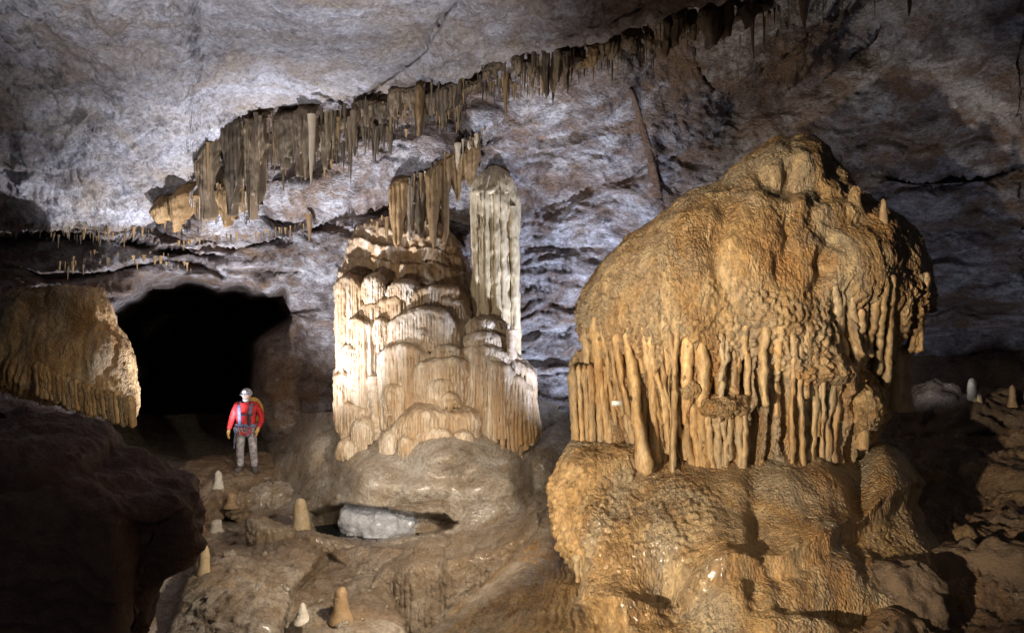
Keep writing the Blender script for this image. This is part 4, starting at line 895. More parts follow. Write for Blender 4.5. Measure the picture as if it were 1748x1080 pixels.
curtain('stalactite_curtain', 'long dark brown stalactite curtain below the pale ceiling slab', [(338, 262), (372, 222), (420, 198), (470, 190), (540, 190), (600, 178), (650, 158), (700, 150)], (11.6, 11.4, 11.2, 11.0, 10.6), 285, (110, 130, 125, 110, 90, 110, 80, 70), 10, ('dark', 'dark', 'dark', 'dark', 'ochre'), (0, 75), (-.1, 1.2),
        {'bot': [(338, 335), (372, 325), (400, 290), (430, 310), (470, 280), (500, 300), (540, 262), (560, 270), (580, 220), (640, 205), (700, 180)], 'Y': 11.5, 'mat': M_DARKST, 'sp': .085, 'amp': .10, 'rag': .3, 'pieces': 1})
curtain('stalactite_curtain', 'dark stalactite curtain below the cracked roof slab above the column', [(690, 150), (760, 138), (830, 108), (870, 94), (930, 86), (1000, 76)], (10.5, 10.0, 9.6, 9.3), 130, (70, 90, 50, 70, 90, 60), 9, ('dark', 'dark', 'dark', 'ochre'), (0, 50), (0, 1.0),
        {'bot': [(690, 175), (720, 195), (760, 190), (790, 150), (820, 125), (870, 125), (900, 130), (940, 140), (1000, 100)], 'Y': 10.2, 'mat': M_DARKST, 'sp': .08, 'amp': .10, 'rag': .3, 'seed': 8, 'pieces': 1})
curtain('stalactite_curtain', 'short ochre and cream stalactite cluster on the roof right of centre', [(845, 130), (880, 136), (920, 140)], (10.4, 10.3), 26, (45, 65, 30), 9, ('ochre', 'pale', 'ochre'), (0, 20), (-.1, .2))
curtain('stalactite_curtain', 'thin brown stalactite fringe on the highest roof edge above the dome', [(1000, 78), (1060, 60), (1110, 40), (1180, 16), (1260, -5), (1330, -25)], (9.4, 8.6, 8.0), 170, (70, 70, 60, 60, 50), 5, ('dark', 'dark', 'dark', 'ochre'), (0, 46), (0, .5),
        {'bot': [(1000, 110), (1060, 95), (1110, 80), (1180, 55), (1260, 35), (1330, 0)], 'Y': 9.2, 'mat': M_DARKST, 'sp': .08, 'amp': .09, 'rag': .3, 'seed': 9, 'pieces': 1})
curtain('stalactite_curtain', 'bright orange stalactite fringe at the left end of the dark curtain', [(262, 352), (300, 336), (340, 322), (380, 316), (430, 312)], (12.2, 11.9, 11.6), 105, (32, 50, 70, 62, 60), 7, ('ochre', 'ochre', 'ochre', 'pale'), (-6, 28), (-.1, .3),
        {'bot': [(262, 375), (320, 370), (380, 372), (430, 350)], 'Y': 12.2, 'mat': M_OCHST, 'sp': .07, 'amp': .08, 'rag': .3, 'seed': 12, 'pieces': 1})
curtain('stalactite_curtain', 'broad cream and tan blade curtain hanging just left of the column head', [(664, 318), (690, 306), (730, 288)], (12.1, 12.0), 26, (95, 120, 90), 13, ('pale', 'pale', 'ochre'), (0, 14), (-.1, .2),
        {'bot': [(664, 372), (700, 392), (718, 380), (730, 350)], 'Y': 12.15, 'mat': M_PALEST, 'sp': .10, 'amp': .13, 'rag': .22, 'seed': 14, 'cap': .9, 'capz': .5, 'pieces': 1})
curtain('stalactite_curtain', 'brown blade curtain climbing the lip toward the column top', [(728, 292), (760, 262), (790, 240), (828, 216)], (12.0, 11.9), 26, (90, 80, 60, 40), 12, ('dark', 'ochre', 'pale'), (0, 14), (-.1, .2),
        {'bot': [(728, 370), (760, 340), (790, 300), (828, 260)], 'Y': 12.1, 'mat': M_OCHST, 'sp': .10, 'amp': .12, 'rag': .35, 'seed': 16, 'cap': .9, 'capz': .5, 'pieces': 1})
curtain('stalactite_curtain', 'small brown stalactite fringe under the low lip at far left', [(0, 386), (100, 390), (190, 394), (262, 386)], (12.6, 13.0), 60, (16, 24, 40, 34), 7, ('dark', 'ochre'), (-4, 14), (0, .25))
curtain('stalactite_curtain', 'short dark stalactite row on top of the stepped flowstone wall', [(628, 376), (670, 372), (730, 380)], (13.1, 13.0), 22, (40, 34, 24), 9, ('dark', 'ochre'), (-4, 10), (0, .25))
curtain('stalactite_curtain', 'sparse brown stalactite fringe over the dark passage, left of the caver', [(100, 440), (190, 430), (250, 432), (330, 446)], (14.0, 14.2), 40, (30, 26, 18), 8, ('dark', 'ochre'), (-4, 20), (-.2, .1))
curtain('stalactite_curtain', 'short ochre stalactite fringe along the pale arch lip above the caver', [(300, 412), (360, 404), (430, 400), (500, 384), (560, 370)], (14.0, 13.9, 13.7), 46, (22, 30, 18), 7, ('ochre', 'dark', 'ochre'), (-2, 6), (-.35, -.1))
curtain('stalactite_curtain', 'dark stubby stalactite cluster in the hollow right of the main curtain', [(700, 170), (740, 180), (790, 190)], (11.6, 11.5), 40, (40, 60, 36), 9, ('dark', 'dark', 'ochre'), (-6, 26), (-.1, .5))
# separate long ones
for k, (u, v, Y, l, w, mk, lab) in enumerate([
    (527, 366, 13.4, 46, 13, 'ochre', 'single ochre stalactite hanging from the pale arch above the caver'),
    (425, 300, 11.2, 84, 7, 'dark', 'thin dark stalactite hanging lowest below the orange fringe'),
    (442, 318, 11.3, 44, 5, 'dark', 'needle-thin dark stalactite right of the orange fringe'),
    (604, 190, 10.7, 70, 12, 'dark', 'long dark stalactite tapering from the middle of the ceiling edge'),
    (533, 196, 10.95, 124, 15, 'pale', 'long pale stalactite amid the dark curtain below the slab'),
    (863, 126, 10.2, 76, 12, 'ochre', 'long orange-brown stalactite in the short roof cluster'),
    (1284, 20, 8.7, 84, 10, 'pale', 'long pale stalactite over the summit of the dome'),
    (1372, -10, 8.4, 62, 22, 'pale', 'fat whitish stalactite with a narrow tip at the top edge'),
    (1304, 30, 8.6, 60, 6, 'pale', 'thin pale stalactite between the two larger roof stalactites'),
    (1552, -10, 8.4, 40, 10, 'ochre', 'small brown stalactite at the upper right against dark rock')]):
    if k == 0: Y = on_wall(u, v - 6) - .05
    tag(hang(u, v, Y, l, w, mk, kind=0), lab, 'stalactite', 'separate stalactites')
for k, (u, v, l) in enumerate([(1170, 20, 50), (1330, 10, 50), (1345, -8, 60), (1405, -5, 65), (1438, 0, 40), (1492, -5, 38), (1263, 60, 54), (1112, 100, 40), (1116, 96, 45)]):
    if k == 0: straws = tag(empty('soda_straw_row', tuple(P(1330, -10, 8.7))), 'scattered thin pale soda straws hanging from the roof above the dome', 'soda straws')
    hang(u, v, 8.7, l, 3.2, 'pale', straws, kind=1).name = 'straw'

# roof bulge at the top right that carries the straws
def lump(name, c, r, mat, seed, amp=.2, nth=120, nv=80, parent=None, sc=1.0, blocky=0.0, squash=None):
    t = np.linspace(0.02, np.pi - .02, nv)[:, None]; th = np.linspace(0, 2 * np.pi, nth, endpoint=False)[None]
    S = np.stack([np.sin(t) * np.cos(th), -np.sin(t) * np.sin(th), np.cos(t) + 0 * th], -1)
    r = np.array(r, float); q = S * r
    d = amp * (fbm(q * .9 * sc + seed, 3) + .5 * ridged(q * 1.7 * sc + seed, 4) - .3) + .03 * fbm(q * 9 + seed, 3)
    if blocky:
        w = worley(q * .8 * sc + seed); d = d + blocky * (w - .5)
    G = np.array(c) + q + S * d[..., None]
    G0 = np.array(c) if parent is None else np.array(parent.location)
    o = grid_obj(name, G - G0, mat, parent, True, {'stain': np.full(G.shape[:2], .6)})
    if parent is None: o.location = tuple(c)
    return o

def swept(name, pts, Y, wpx, seed, mat, label, cat, taper=True, knob=.03):
    pts = np.array(pts, float); n = 80; t = np.linspace(0, 1, n); k = np.linspace(0, 1, len(pts))
    path = P(np.interp(t, k, pts[:, 0]), np.interp(t, k, pts[:, 1]), np.interp(t, k, Y))
    w = wpx / F * np.mean(Y) * (1 + .3 * perlin(np.stack([t * 5 + seed, 0 * t, 0 * t], -1))) * ((.25 + .75 * t ** .7) if taper else 1)
    G = rib_mesh(path, w, w * 1.3, seed, sides=22, knob=knob); G[0] = G[0].mean(0); G[-1] = G[-1].mean(0)
    o = grid_obj(name, G - path[0], mat, None, True, {'stain': np.full(G.shape[:2], .9)}); o.location = tuple(path[0])
    return tag(o, label, cat)
for pts, w_, m_, lab in (([(1076, 150), (1090, 195), (1103, 240), (1112, 280), (1118, 310), (1123, 338)], 15, M_WALL, 'brown drapery strip hanging down the lilac wall between column and dome'),):
    swept('wall_drapery', pts, [on_wall(*p_) + .0 for p_ in pts], w_, 4, m_, lab, 'drapery', knob=.015)

def dam(name, lip, vbot, Y, bulge, mat, label, **k):
    um = np.array(lip)[:, 0].mean(); e = empty(name, tuple(P(um, 950, Y))); tag(e, label, 'rimstone dam', 'rimstone dams')
    tier(lip, vbot, Y, bulge, e, mat, name='rim', **k); return e
dam('rimstone_dam', [(424, 882), (470, 898), (530, 912), (610, 930), (690, 938), (770, 924), (840, 898), (900, 872), (940, 856)], [(424, 940), (600, 985), (700, 990), (940, 900)], 11.15, .12, M_FLOOR, 'curved rimstone dam holding the dark pool hollow', spacing=.12, amp=.05, cap=.35, capz=-.04, seed=41, lobes=.22, rag=.05, knob=.02, nv=40, stain=(.25, .7))
dam('rimstone_dam', [(636, 1000), (652, 976), (690, 966), (740, 962), (800, 950), (850, 936), (890, 916), (918, 888)], [(636, 1160), (918, 1100)], 9.7, .10, M_FLOOR, 'lower rimstone ledge with a tall grey fluted face beside the tan ridge', spacing=.12, amp=.06, cap=1.0, capz=.05, seed=42, lobes=.30, rag=.02, knob=.02, nv=110, stain=(.45, .1))

# ------------------------------------------------------------------ hanging flowstone at the left
hf = empty('hanging_flowstone', tuple(P(130, 520, 12.2)))
tag(hf, 'tan hanging flowstone with a scalloped fringe beside the dark passage', 'flowstone')
HB = [(488, 40, 175, 12.7, .3, 12.2), (505, 0, 188, 12.7, .5, 12.1), (545, -30, 200, 12.7, .65, 12.0), (610, -40, 222, 12.7, .72, 11.9), (650, -20, 232, 12.7, .72, 11.9), (676, 40, 236, 12.7, .66, 11.9), (700, 120, 237, 12.7, .5, 11.9), (718, 180, 232, 12.7, .3, 11.9), (727, 203, 224, 12.7, .15, 11.9)]
G = slice_body(HB, 240, 150, 2.2); N = outward(G); u, v = uvof(G)
fl, _ = flutes(u / 100 * 1.05 + .002 * v, .10, 4)
vb_ = np.interp(u, [20, 100, 215, 240], [640, 672, 712, 720])
ff = sstep(v, vb_ - 40, vb_ - 8)
G = G + N * (.10 * fbm(G * 1.3, 3) + .10 * ff * (fl - .3) + .025 * ridged(S3(G, 5, 5, 1.5), 3) + .015 * fbm(G * 10, 3) + bumps(u, v, [(120, 560, 40, 16, -.1), (165, 600, 18, 40, .1)]))[..., None]
grid_obj('body', G - np.array(hf.location), M_MOUND, hf, True, {'stain': blobs(u, v, [(170, 560, 40, 50, .7), (60, 650, 80, 30, .3)]) * .6})
for k in range(22):
    u0 = 66 + k * 7.6; vb0 = np.interp(u0, [20, 100, 215, 240], [655, 688, 728, 735])
    drape(u0 - 4, vb0 - 48 - 10 * rng.random(), u0, vb0 + 3 * rng.normal(), 8 + 3 * rng.random(), y0=11.88, y1=11.92, depth=.18, mat=M_MOUND if k % 3 else M_DRAPE, parent=hf, sway=.3, bot=.8, n=26, name='fringe_rib')

# ------------------------------------------------------------------ boulders and shelf rocks
b1 = slice_body([(712, -40, 10, 6.2, .1, 6.0), (720, -120, 60, 6.2, .3, 6.0), (748, -250, 110, 6.2, .6, 5.9), (768, -280, 170, 6.2, .8, 5.8), (795, -320, 220, 6.2, .95, 5.7), (830, -350, 275, 6.2, 1.1, 5.6), (850, -360, 334, 6.2, 1.2, 5.5), (905, -370, 344, 6.2, 1.25, 5.4), (960, -380, 330, 6.2, 1.25, 5.3), (1050, -390, 304, 6.2, 1.2, 5.2), (1200, -400, 290, 6.2, 1.15, 5.1), (1400, -400, 280, 6.2, 1.1, 5.0)], 220, 150, 2.6, 3)
N = outward(b1); u, v = uvof(b1)
q = b1 + .15 * np.stack([fbm(b1 * 2, 3), fbm(b1 * 2 + 9, 3), fbm(b1 * 2 + 21, 3)], -1)
cut = np.interp(u, [0, 60, 150, 190, 240], [850, 838, 803, 775, 760])
d = .10 * fbm(b1 * .9, 3) + .16 * (worley(q * 1.1) - .5) + .04 * ridged(S3(q, 2, 2, 5), 3) + .02 * fbm(q * 9, 3) - .10 * np.exp(-((v - cut) / 12) ** 2) * (1 - sstep(u, 180, 260)) + .05 * np.exp(-((v - cut + 40) / 40) ** 2) * (1 - sstep(u, 160, 240))
d += -.35 * sstep(u, 190, 250) * sstep(v, 840, 900) * (1 - sstep(u, 300, 340))
c = P(60, 1000, 6.2)
o = grid_obj('boulder', b1 + N * d[..., None] - c, M_BOULD, None, True); o.location = tuple(c)
tag(o, 'very large dark reddish boulder filling the lower left corner', 'boulder', 'boulders')

# the flat-topped rock the caver stands on
def shelf_rock(name, u, Yc, ztop, rx, ry, h, mat, seed, prof=None, nth=200, nv=110, stain=.2):
    prof = prof or [(0, .02), (.0, .5), (.01, .86), (.05, .97), (.14, 1.0), (.3, .95), (.5, .82), (.75, .7), (1, .66)]
    prof = np.array(prof); k = np.linspace(0, 1, len(prof)); t = np.linspace(0, 1, nv)
    zz = smooth1(np.interp(t, k, prof[:, 0]), 3); rr = smooth1(np.interp(t, k, prof[:, 1]), 3)
    th = np.linspace(0, 2 * np.pi, nth, endpoint=False)
    rad = 1 + .16 * fbm(np.stack([np.cos(th) * 1.2 + seed, np.sin(th) * 1.2, 0 * th], -1), 3)
    c = np.array([(u - 874) / F * Yc, Yc, ztop])
    G = np.stack([rx * rr[:, None] * (rad * np.cos(th))[None], -ry * rr[:, None] * (rad * np.sin(th))[None], -h * zz[:, None] + 0 * th[None]], -1) + c
    N = outward(G)
    q = G + .1 * np.stack([fbm(G * 2, 3), fbm(G * 2 + 9, 3), fbm(G * 2 + 21, 3)], -1)
    G = G + N * (.06 * fbm(G * 1.5 + seed, 3) + .04 * ridged(S3(q, 3, 3, 3) + seed, 3) - .02 + .014 * fbm(q * 11, 3))[..., None]
    o = grid_obj(name, G - c, mat, None, True, {'stain': np.full(G.shape[:2], stain)}); o.location = tuple(c)
    return o
tag(lump('calcite_bulge', P(655, 886, 12.3), (.72, .60, .46), M_BULGE, 33, .10, 130, 90, sc=1.4), 'white glistening calcite bulge in the pool hollow under the flowstone apron', 'calcite bulge')
ZF = CZ - (806 - 540) / F * 14.0
tag(shelf_rock('rock_shelf', 402, 14.75, ZF, 1.28, 1.35, 1.1, M_FLOOR, 3, stain=.75), 'flat-topped brown rock shelf under the caver\'s boots', 'rock', 'rocks on the cave floor')
tag(shelf_rock('rock_shelf', 466, 13.55, CZ - 3.33, .62, .45, .72, M_FLOOR, 8, prof=[(0, .02), (.02, .4), (.1, .7), (.25, .92), (.45, 1), (.7, .95), (.9, .8), (1, .6)], stain=.1), 'rounded grey flowstone lobe in front of the caver\'s shelf', 'rock', 'rocks on the cave floor')
for k, (u, v, Y, rx, ry, rz, lab, m_) in enumerate([
    (368, 852, 13.5, .42, .4, .26, 'low grey rock lump under the small white stalagmite', M_FLOOR), (345, 872, 13.2, .3, .3, .22, 'small grey rock wedged against the large boulder', M_FLOOR),
    (410, 868, 13.2, .4, .3, .2, 'brownish grey rock knob below the rounded flowstone lobe', M_FLOOR),
    (1505, 800, 9.2, .42, .4, .42, 'wet grey rounded rock against the right foot of the mound', M_FLOOR), (1520, 850, 8.6, .36, .35, .34, 'smooth wet brown rock just below the rounded grey one', M_DROCK),
    (1600, 720, 11.0, .5, .5, .55, 'jagged dark rock standing behind the mound at right', M_DROCK), (1680, 745, 10.6, .9, .7, .55, 'wide dark rock mass under the cream stalagmite', M_DROCK), (1640, 830, 9.4, .55, .5, .45, 'angular brown rock between mound and dark hollow', M_DROCK),
    (1580, 960, 7.4, .42, .4, .36, 'brown ridge rock carrying the cream knob at lower right', M_DROCK), (1690, 1010, 6.6, .55, .5, .5, 'rough brown rock at the lower right edge', M_DROCK), (1560, 1060, 6.1, .45, .4, .4, 'dark rock at the bottom right beside the mound base', M_DROCK), (1740, 940, 7.4, .35, .35, .35, 'ochre brown rock at the far right edge', M_DROCK),
    (1730, 720, 10.8, .5, .4, .5, 'dark brown rock rising at the right edge of the cave', M_DROCK)]):
    o = lump('rock', P(u, v, Y), (rx, ry, rz), m_, 5 + k * 4.3, .16, 64, 44, sc=1.8, blocky=.12)
    tag(o, lab, 'rock', 'rocks on the cave floor')

def mite(u, v, h, w, mat, lab, seed, tip=.45, lean=0, Y=None, flare=.5):
    p = on_floor(u, v) if Y is None else P(u, v, Y)
    return stalagmite(u, v, None, h, w, mat, lab, seed, tip, lean, flare, p=p)
mite(373, 829, 27, 15, M_MITEW, 'small white stalagmite in front of the caver\'s boots', 3, .6, Y=13.35)
mite(516, 908, 62, 30, M_MITE, 'tall tan stalagmite with a round tip before the dark hollow', 4, .62, -.04, flare=.35)
mite(348, 972, 46, 19, M_MITE, 'finger-like ochre stalagmite beside the large dark boulder', 5, .65, .05, flare=.2)
mite(582, 1052, 52, 30, M_MITEB, 'stout brown stalagmite at the bottom of the floor slope', 6, .6, flare=.6)
mite(342, 905, 26, 14, M_OCHST, 'small orange stalagmite touching the boulder', 7, .7, Y=12.3)
mite(369, 906, 20, 20, M_MITEW, 'short cream stalagmite stub right of the small orange one', 8, .8, Y=12.4)
mite(396, 862, 22, 20, M_MITEB, 'brown knob stalagmite on the grey lobes below the caver', 9, .7, Y=13.0)
mite(516, 1056, 30, 22, M_MITEW, 'pale pointed stalagmite left of the stout brown one', 10, .3)
mite(1659, 690, 46, 17, M_MITE, 'tall cream stalagmite on the dark rocks at right', 11, .75, Y=10.4)
mite(1670, 700, 30, 12, M_MITE, 'short tan stalagmite touching the tall cream one', 12, .75, Y=10.35)
mite(1728, 690, 34, 12, M_MITEB, 'dim brown stalagmite at the right edge of the cave', 13, .6, Y=10.3)
mite(1548, 905, 36, 20, M_MITE, 'yellow-tipped stalagmite right of the wet brown rock', 14, .75, -.15, Y=7.9)
mite(1570, 940, 30, 18, M_MITE, 'cream knob stalagmite below the yellow-tipped one', 15, .8, .1, Y=7.45)
mite(1676, 926, 26, 26, M_OCHST, 'squat ochre stalagmite in the dark at lower right', 16, .8, Y=7.3)

# loose stones and broken calcite lying on the floor
sv, sq = [], []
for k in range(140):
    cu, cv_, su, sv_ = [(360, 915, 30, 16), (500, 985, 70, 26), (430, 905, 60, 10), (600, 1050, 60, 22), (650, 985, 40, 16), (480, 860, 40, 18)][rng.integers(6)]
    p_ = on_floor(cu + su * rng.normal(), cv_ + sv_ * rng.normal()); r_ = .012 + .05 * rng.random() ** 3
    t_ = np.linspace(.15, np.pi - .15, 5)[:, None]; th_ = np.linspace(0, 2 * np.pi, 7, endpoint=False)[None]
    S_ = np.stack([np.sin(t_) * np.cos(th_), np.sin(t_) * np.sin(th_), .65 * np.cos(t_) + 0 * th_], -1) * (1 + .35 * rng.normal(size=(5, 7, 1)) * .6) * r_ * (1 + .5 * rng.random(3))
    b0 = len(sv) * 35; sv.append(S_.reshape(-1, 3) + p_); sq.append(grid_quads(5, 7, True) + b0)
st_ = link('loose_stones', mesh_from('loose_stones', np.concatenate(sv), np.concatenate(sq), smooth=False), M_FLOOR)
tag(st_, 'scattered small stones and calcite crumbs on the brown cave floor', 'stones', kind='stuff')

M_WATER = bpy.data.materials.new('still_water'); M_WATER.use_nodes = True
_b = M_WATER.node_tree.nodes['Principled BSDF']; _b.inputs['Base Color'].default_value = (.012, .014, .014, 1); _b.inputs['Roughness'].default_value = .04; _b.inputs['IOR'].default_value = 1.33
_n = nd(M_WATER.node_tree, 'ShaderNodeTexNoise'); _n.inputs['Scale'].default_value = 5; _p = nd(M_WATER.node_tree, 'ShaderNodeBump'); _p.inputs['Strength'].default_value = .06
M_WATER.node_tree.links.new(_n.outputs['Fac'], _p.inputs['Height']); M_WATER.node_tree.links.new(_p.outputs['Normal'], _b.inputs['Normal'])
th_ = np.linspace(0, 2 * np.pi, 60, endpoint=False); c_ = P(660, 912, 11.85); rr_ = np.linspace(.02, 1, 8)[:, None]
Gw = np.stack([c_[0] + 1.75 * rr_ * np.cos(th_)[None], c_[1] + .78 * rr_ * np.sin(th_)[None], CZ - 3.785 + 0 * rr_ * th_[None]], -1)
tag(grid_obj('pool_water', Gw, M_WATER, None, True), kind='structure')

# ------------------------------------------------------------------ small marker on the mound
mk_e = empty('marker_tag', tuple(P(1053, 688, 6.98)))
tag(mk_e, 'tiny white rectangular marker tag fixed among the draperies of the mound', 'marker')
def box_mesh(name, sx, sy, sz, bev=0):
    x, y, z = sx / 2, sy / 2, sz / 2
    V = np.array([(-x, -y, -z), (x, -y, -z), (x, y, -z), (-x, y, -z), (-x, -y, z), (x, -y, z), (x, y, z), (-x, y, z)])
    Q = np.array([(0, 3, 2, 1), (4, 5, 6, 7), (0, 1, 5, 4), (1, 2, 6, 5), (2, 3, 7, 6), (3, 0, 4, 7)])
    return mesh_from(name, V, Q, smooth=False)
M_WHITE = plain('white_plastic', (.75, .75, .68), .4, noise=.05); M_GREY = plain('grey_print', (.22, .25, .2), .6)
link('plate', box_mesh('plate', .105, .006, .05), M_WHITE, mk_e)
b_ = link('border', box_mesh('border', .09, .004, .008), M_GREY, mk_e); b_.location = (0, -.004, -.014)
b_ = link('wire_peg', box_mesh('wire_peg', .006, .12, .006), M_GREY, mk_e); b_.location = (0, .06, 0)

# ------------------------------------------------------------------ the caver
pb = P(421, 806, 14.0)
per = empty('person', tuple(pb)); per.rotation_euler = (0, 0, R(6))
tag(per, 'caver in red jacket, grey trousers, harness and pale helmet, standing on the rock shelf', 'person')
M_RED = plain('red_cloth', (.52, .022, .022), .7, noise=.4); M_TROUS = plain('muddy_grey_cloth', (.36, .33, .35), .8, noise=.7); M_SKIN = plain('skin', (.50, .30, .22), .55)
M_HELM = plain('helmet_shell', (.42, .43, .46), .4, noise=.3); M_STRAP = plain('blue_grey_webbing', (.16, .18, .30), .7, noise=.4); M_DARK = plain('dark_webbing', (.035, .035, .05), .6)
M_GLOVE = plain('yellow_glove', (.62, .36, .12), .7, noise=.2); M_BEARD = plain('grey_beard', (.38, .36, .35), .9); M_BOOT = plain('muddy_boot', (.10, .085, .08), .7, noise=.4); M_BAG = plain('yellow_bag', (.52, .33, .07), .6)
M_METAL = plain('steel', (.5, .5, .52), .3, .9); M_LAMP = plain('headlamp_glow', (1.0, .97, .92), .4, emit=5)

def skin(name, verts, edges, radii, mat, parent=per, root=0, sub=2):
    me = bpy.data.meshes.new(name); me.from_pydata([tuple(v) for v in verts], edges, []); me.materials.append(mat)
    o = bpy.data.objects.new(name, me); COL.objects.link(o); o.parent = parent
    m = o.modifiers.new('skin', 'SKIN'); m.use_smooth_shade = True
    for k, r in enumerate(radii):
        r = r if isinstance(r, tuple) else (r, r); me.skin_vertices[0].data[k].radius = r
        me.skin_vertices[0].data[k].use_root = (k == root)
    s = o.modifiers.new('smooth', 'SUBSURF'); s.levels = sub; s.render_levels = sub
    return o
# joints, metres, facing -y (towards the camera)
pel = (0, 0, .92); wai = (0, .0, 1.05); che = (0, .0, 1.25); nec = (0, .0, 1.42); hea = (0, -.02, 1.56); top = (0, -.015, 1.63)
def limb(side):
    s = side
    return dict(hip=(.10 * s, 0, .86), knee=(.12 * s, -.03, .48), ank=(.125 * s, .02, .10), toe=(.15 * s, -.09, .05), sho=(.20 * s, 0, 1.38), elb=(.285 * s, .03, 1.10), wri=(.30 * s, -.04, .87), han=(.30 * s, -.06, .79))
Lm, Rm = limb(-1), limb(1)
Lm.update(elb=(-.30, .05, 1.11), wri=(-.335, -.05, .89), han=(-.335, -.08, .81)); Rm.update(elb=(.30, .06, 1.12), wri=(.27, -.12, .93), han=(.25, -.16, .86), knee=(.15, -.07, .49), ank=(.17, -.04, .10), toe=(.21, -.12, .05))
bv = [pel, wai, che, nec, hea, top]; be = [(0, 1), (1, 2), (2, 3), (3, 4), (4, 5)]; br = [(.13, .09), (.12, .08), (.13, .075), (.055, .055), (.075, .09), (.065, .08)]
for A in (Lm, Rm):
    i = len(bv); bv += [A['hip'], A['knee'], A['ank'], A['toe'], A['sho'], A['elb'], A['wri'], A['han']]
    be += [(0, i), (i, i + 1), (i + 1, i + 2), (i + 2, i + 3), (2, i + 4), (i + 4, i + 5), (i + 5, i + 6), (i + 6, i + 7)]
    br += [.07, .045, .03, .025, .05, .036, .028, .03]
skin('body', bv, be, br, M_SKIN)
jv = [(0, 0, .84), wai, che, (0, 0, 1.41)]; je = [(0, 1), (1, 2), (2, 3)]; jr = [(.20, .16), (.19, .155), (.215, .165), (.10, .105)]
for A in (Lm, Rm):
    i = len(jv); jv += [A['sho'], A['elb'], A['wri']]; je += [(2, i), (i, i + 1), (i + 1, i + 2)]; jr += [.085, .066, .052]
skin('jacket', jv, je, jr, M_RED, root=1)
tv = [(0, 0, .93)]; te = []; tr = [(.165, .125)]
for A in (Lm, Rm):
    i = len(tv); tv += [A['hip'], A['knee'], A['ank']]; te += [(0, i), (i, i + 1), (i + 1, i + 2)]; tr += [.105, .082, .072]
skin('trousers', tv, te, tr, M_TROUS)
for A in (Lm, Rm):
    a, t_ = np.array(A['ank']), np.array(A['toe'])
    t_ = t_ + (t_ - a) * (.8, .8, 0)
    skin('boot', [a + (0, 0, .06), a + (0, 0, -.02), (a[0], a[1] + .03, .045), t_], [(0, 1), (1, 2), (1, 3)], [.075, .072, .062, .064], M_BOOT)
    w, h = np.array(A['wri']), np.array(A['han']); s = np.sign(w[0])
    gv = [w + (0, 0, .02), h]; ge = [(0, 1)]; gr = [.042, .036]
    for k in range(4):
        b0 = h + np.array([.0, (k - 1.5) * .022, -.005]); L_ = (.062, .072, .068, .052)[k]; i = len(gv)
        gv += [b0 + (0, 0, -.03), b0 + np.array([-s * .008, -.004, -.03 - L_ * .5]), b0 + np.array([-s * .028, -.008, -.03 - L_ * .85])]; ge += [(1, i), (i, i + 1), (i + 1, i + 2)]; gr += [.013, .012, .010]
    i = len(gv); gv += [h + np.array([-s * .012, -.045, .02]), h + np.array([-s * .022, -.062, -.03])]; ge += [(1, i), (i, i + 1)]; gr += [.014, .012]
    skin('glove', gv, ge, gr, M_GLOVE, sub=1)
def ellip(name, c, r, mat, parent=per, nth=28, nv=18, t0=.02, t1=math.pi - .02, bend=None):
    t = np.linspace(t0, t1, nv)[:, None]; th = np.linspace(0, 2 * np.pi, nth, endpoint=False)[None]
    G = np.array(c) + np.stack([np.sin(t) * np.cos(th), np.sin(t) * np.sin(th), np.cos(t) + 0 * th], -1) * np.array(r)
    if bend is not None: G = bend(G)
    return grid_obj(name, G, mat, parent, True, flip=True)
ellip('head', (0, -.015, 1.575), (.078, .096, .115), M_SKIN)
ellip('nose', (0, -.112, 1.565), (.015, .022, .022), M_SKIN)
for s in (-1, 1):
    ellip('eye', (.03 * s, -.098, 1.59), (.012, .010, .008), M_DARK, nth=12, nv=8); ellip('ear', (.08 * s, .0, 1.575), (.012, .025, .034), M_SKIN, nth=12, nv=8)
ellip('mouth', (0, -.103, 1.525), (.024, .008, .006), M_DARK, nth=12, nv=8)
ellip('beard', (0, -.055, 1.508), (.066, .062, .05), M_BEARD)
hl = ellip('helmet', (0, -.01, 1.615), (.118, .135, .115), M_HELM, t1=math.pi * .56)
ellip('helmet_rim', (0, -.018, 1.603), (.128, .15, .014), M_HELM)
ellip('headlamp', (0, -.162, 1.668), (.03, .02, .026), M_LAMP); ellip('headlamp_housing', (0, -.138, 1.668), (.042, .03, .036), M_DARK)
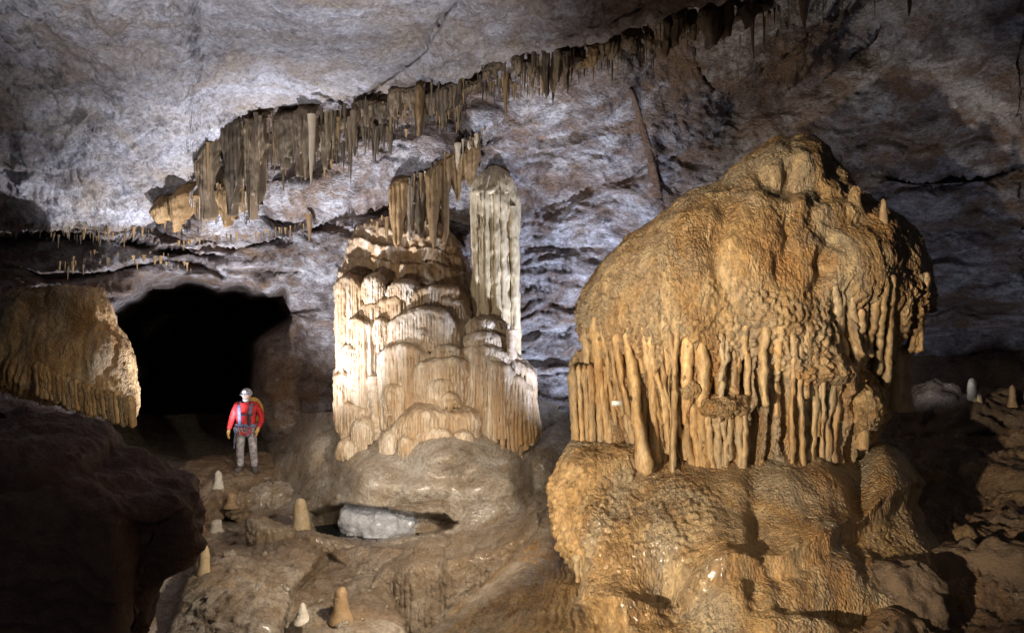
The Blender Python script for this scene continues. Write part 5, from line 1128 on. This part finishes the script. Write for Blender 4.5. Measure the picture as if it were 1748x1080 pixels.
def tube(name, pts, r, mat, parent=per, sides=8, flat=1.0):
    pts = np.array(pts, float); n = len(pts); tn = np.gradient(pts, axis=0); tn /= np.linalg.norm(tn, axis=1)[:, None]
    up = np.array([0, 1.0, 0.01]); a = np.cross(tn, up); a /= np.linalg.norm(a, axis=1)[:, None]; b = np.cross(tn, a)
    th = np.linspace(0, 2 * np.pi, sides, endpoint=False)
    G = pts[:, None] + r * (np.cos(th)[None, :, None] * a[:, None] + flat * np.sin(th)[None, :, None] * b[:, None])
    return grid_obj(name, G, mat, parent, True)
for s in (-1, 1):
    tube('shoulder_strap', [(.12 * s, .16, 1.25), (.125 * s, .10, 1.42), (.125 * s, -.02, 1.455), (.12 * s, -.115, 1.38), (.10 * s, -.165, 1.22), (.09 * s, -.16, 1.02)], .034, M_STRAP, flat=.35)
    th = np.linspace(0, 2 * np.pi, 20)
    tube('leg_loop', np.stack([.105 * s + .118 * np.cos(th), .122 * np.sin(th), .80 + .05 * np.cos(th) * s], -1), .022, M_STRAP, flat=1.0)
th = np.linspace(0, 2 * np.pi, 30)
tube('harness_belt', np.stack([.20 * np.cos(th), .155 * np.sin(th), .985 + .012 * np.sin(2 * th)], -1), .034, M_STRAP)
tube('chest_strap', np.stack([.19 * np.cos(th), .16 * np.sin(th), 1.20 + 0 * th], -1), .018, M_DARK)
for k in range(9):
    a = -math.pi / 2 + (k - 4) * .27; x, y = .225 * math.cos(a), .185 * math.sin(a) - .01
    L_ = .10 + .07 * ((k * 5) % 4) / 3; th2 = np.linspace(0, 2 * np.pi, 14)
    tube('carabiner', np.stack([x + .022 * np.cos(th2), y + 0 * th2, .95 - L_ / 2 + L_ / 2 * np.sin(th2)], -1), .009, (M_METAL, M_STRAP, M_RED, M_METAL)[k % 4])
tube('lanyard', [(-.10, -.19, .96), (-.17, -.19, .82), (-.20, -.15, .66), (-.215, -.1, .52)], .014, M_STRAP)
tube('lanyard', [(-.05, -.19, .96), (-.13, -.20, .80), (-.19, -.17, .60)], .012, M_METAL)
ellip('crotch_pouch', (-.01, -.15, .84), (.10, .05, .055), M_RED)
tube('chest_ascender', [(.10, -.18, 1.22), (.105, -.19, 1.10), (.10, -.185, .99)], .030, M_DARK, flat=.5)
def rbox(G): return G
ellip('bag', (.05, .24, 1.22), (.23, .13, .30), M_BAG)
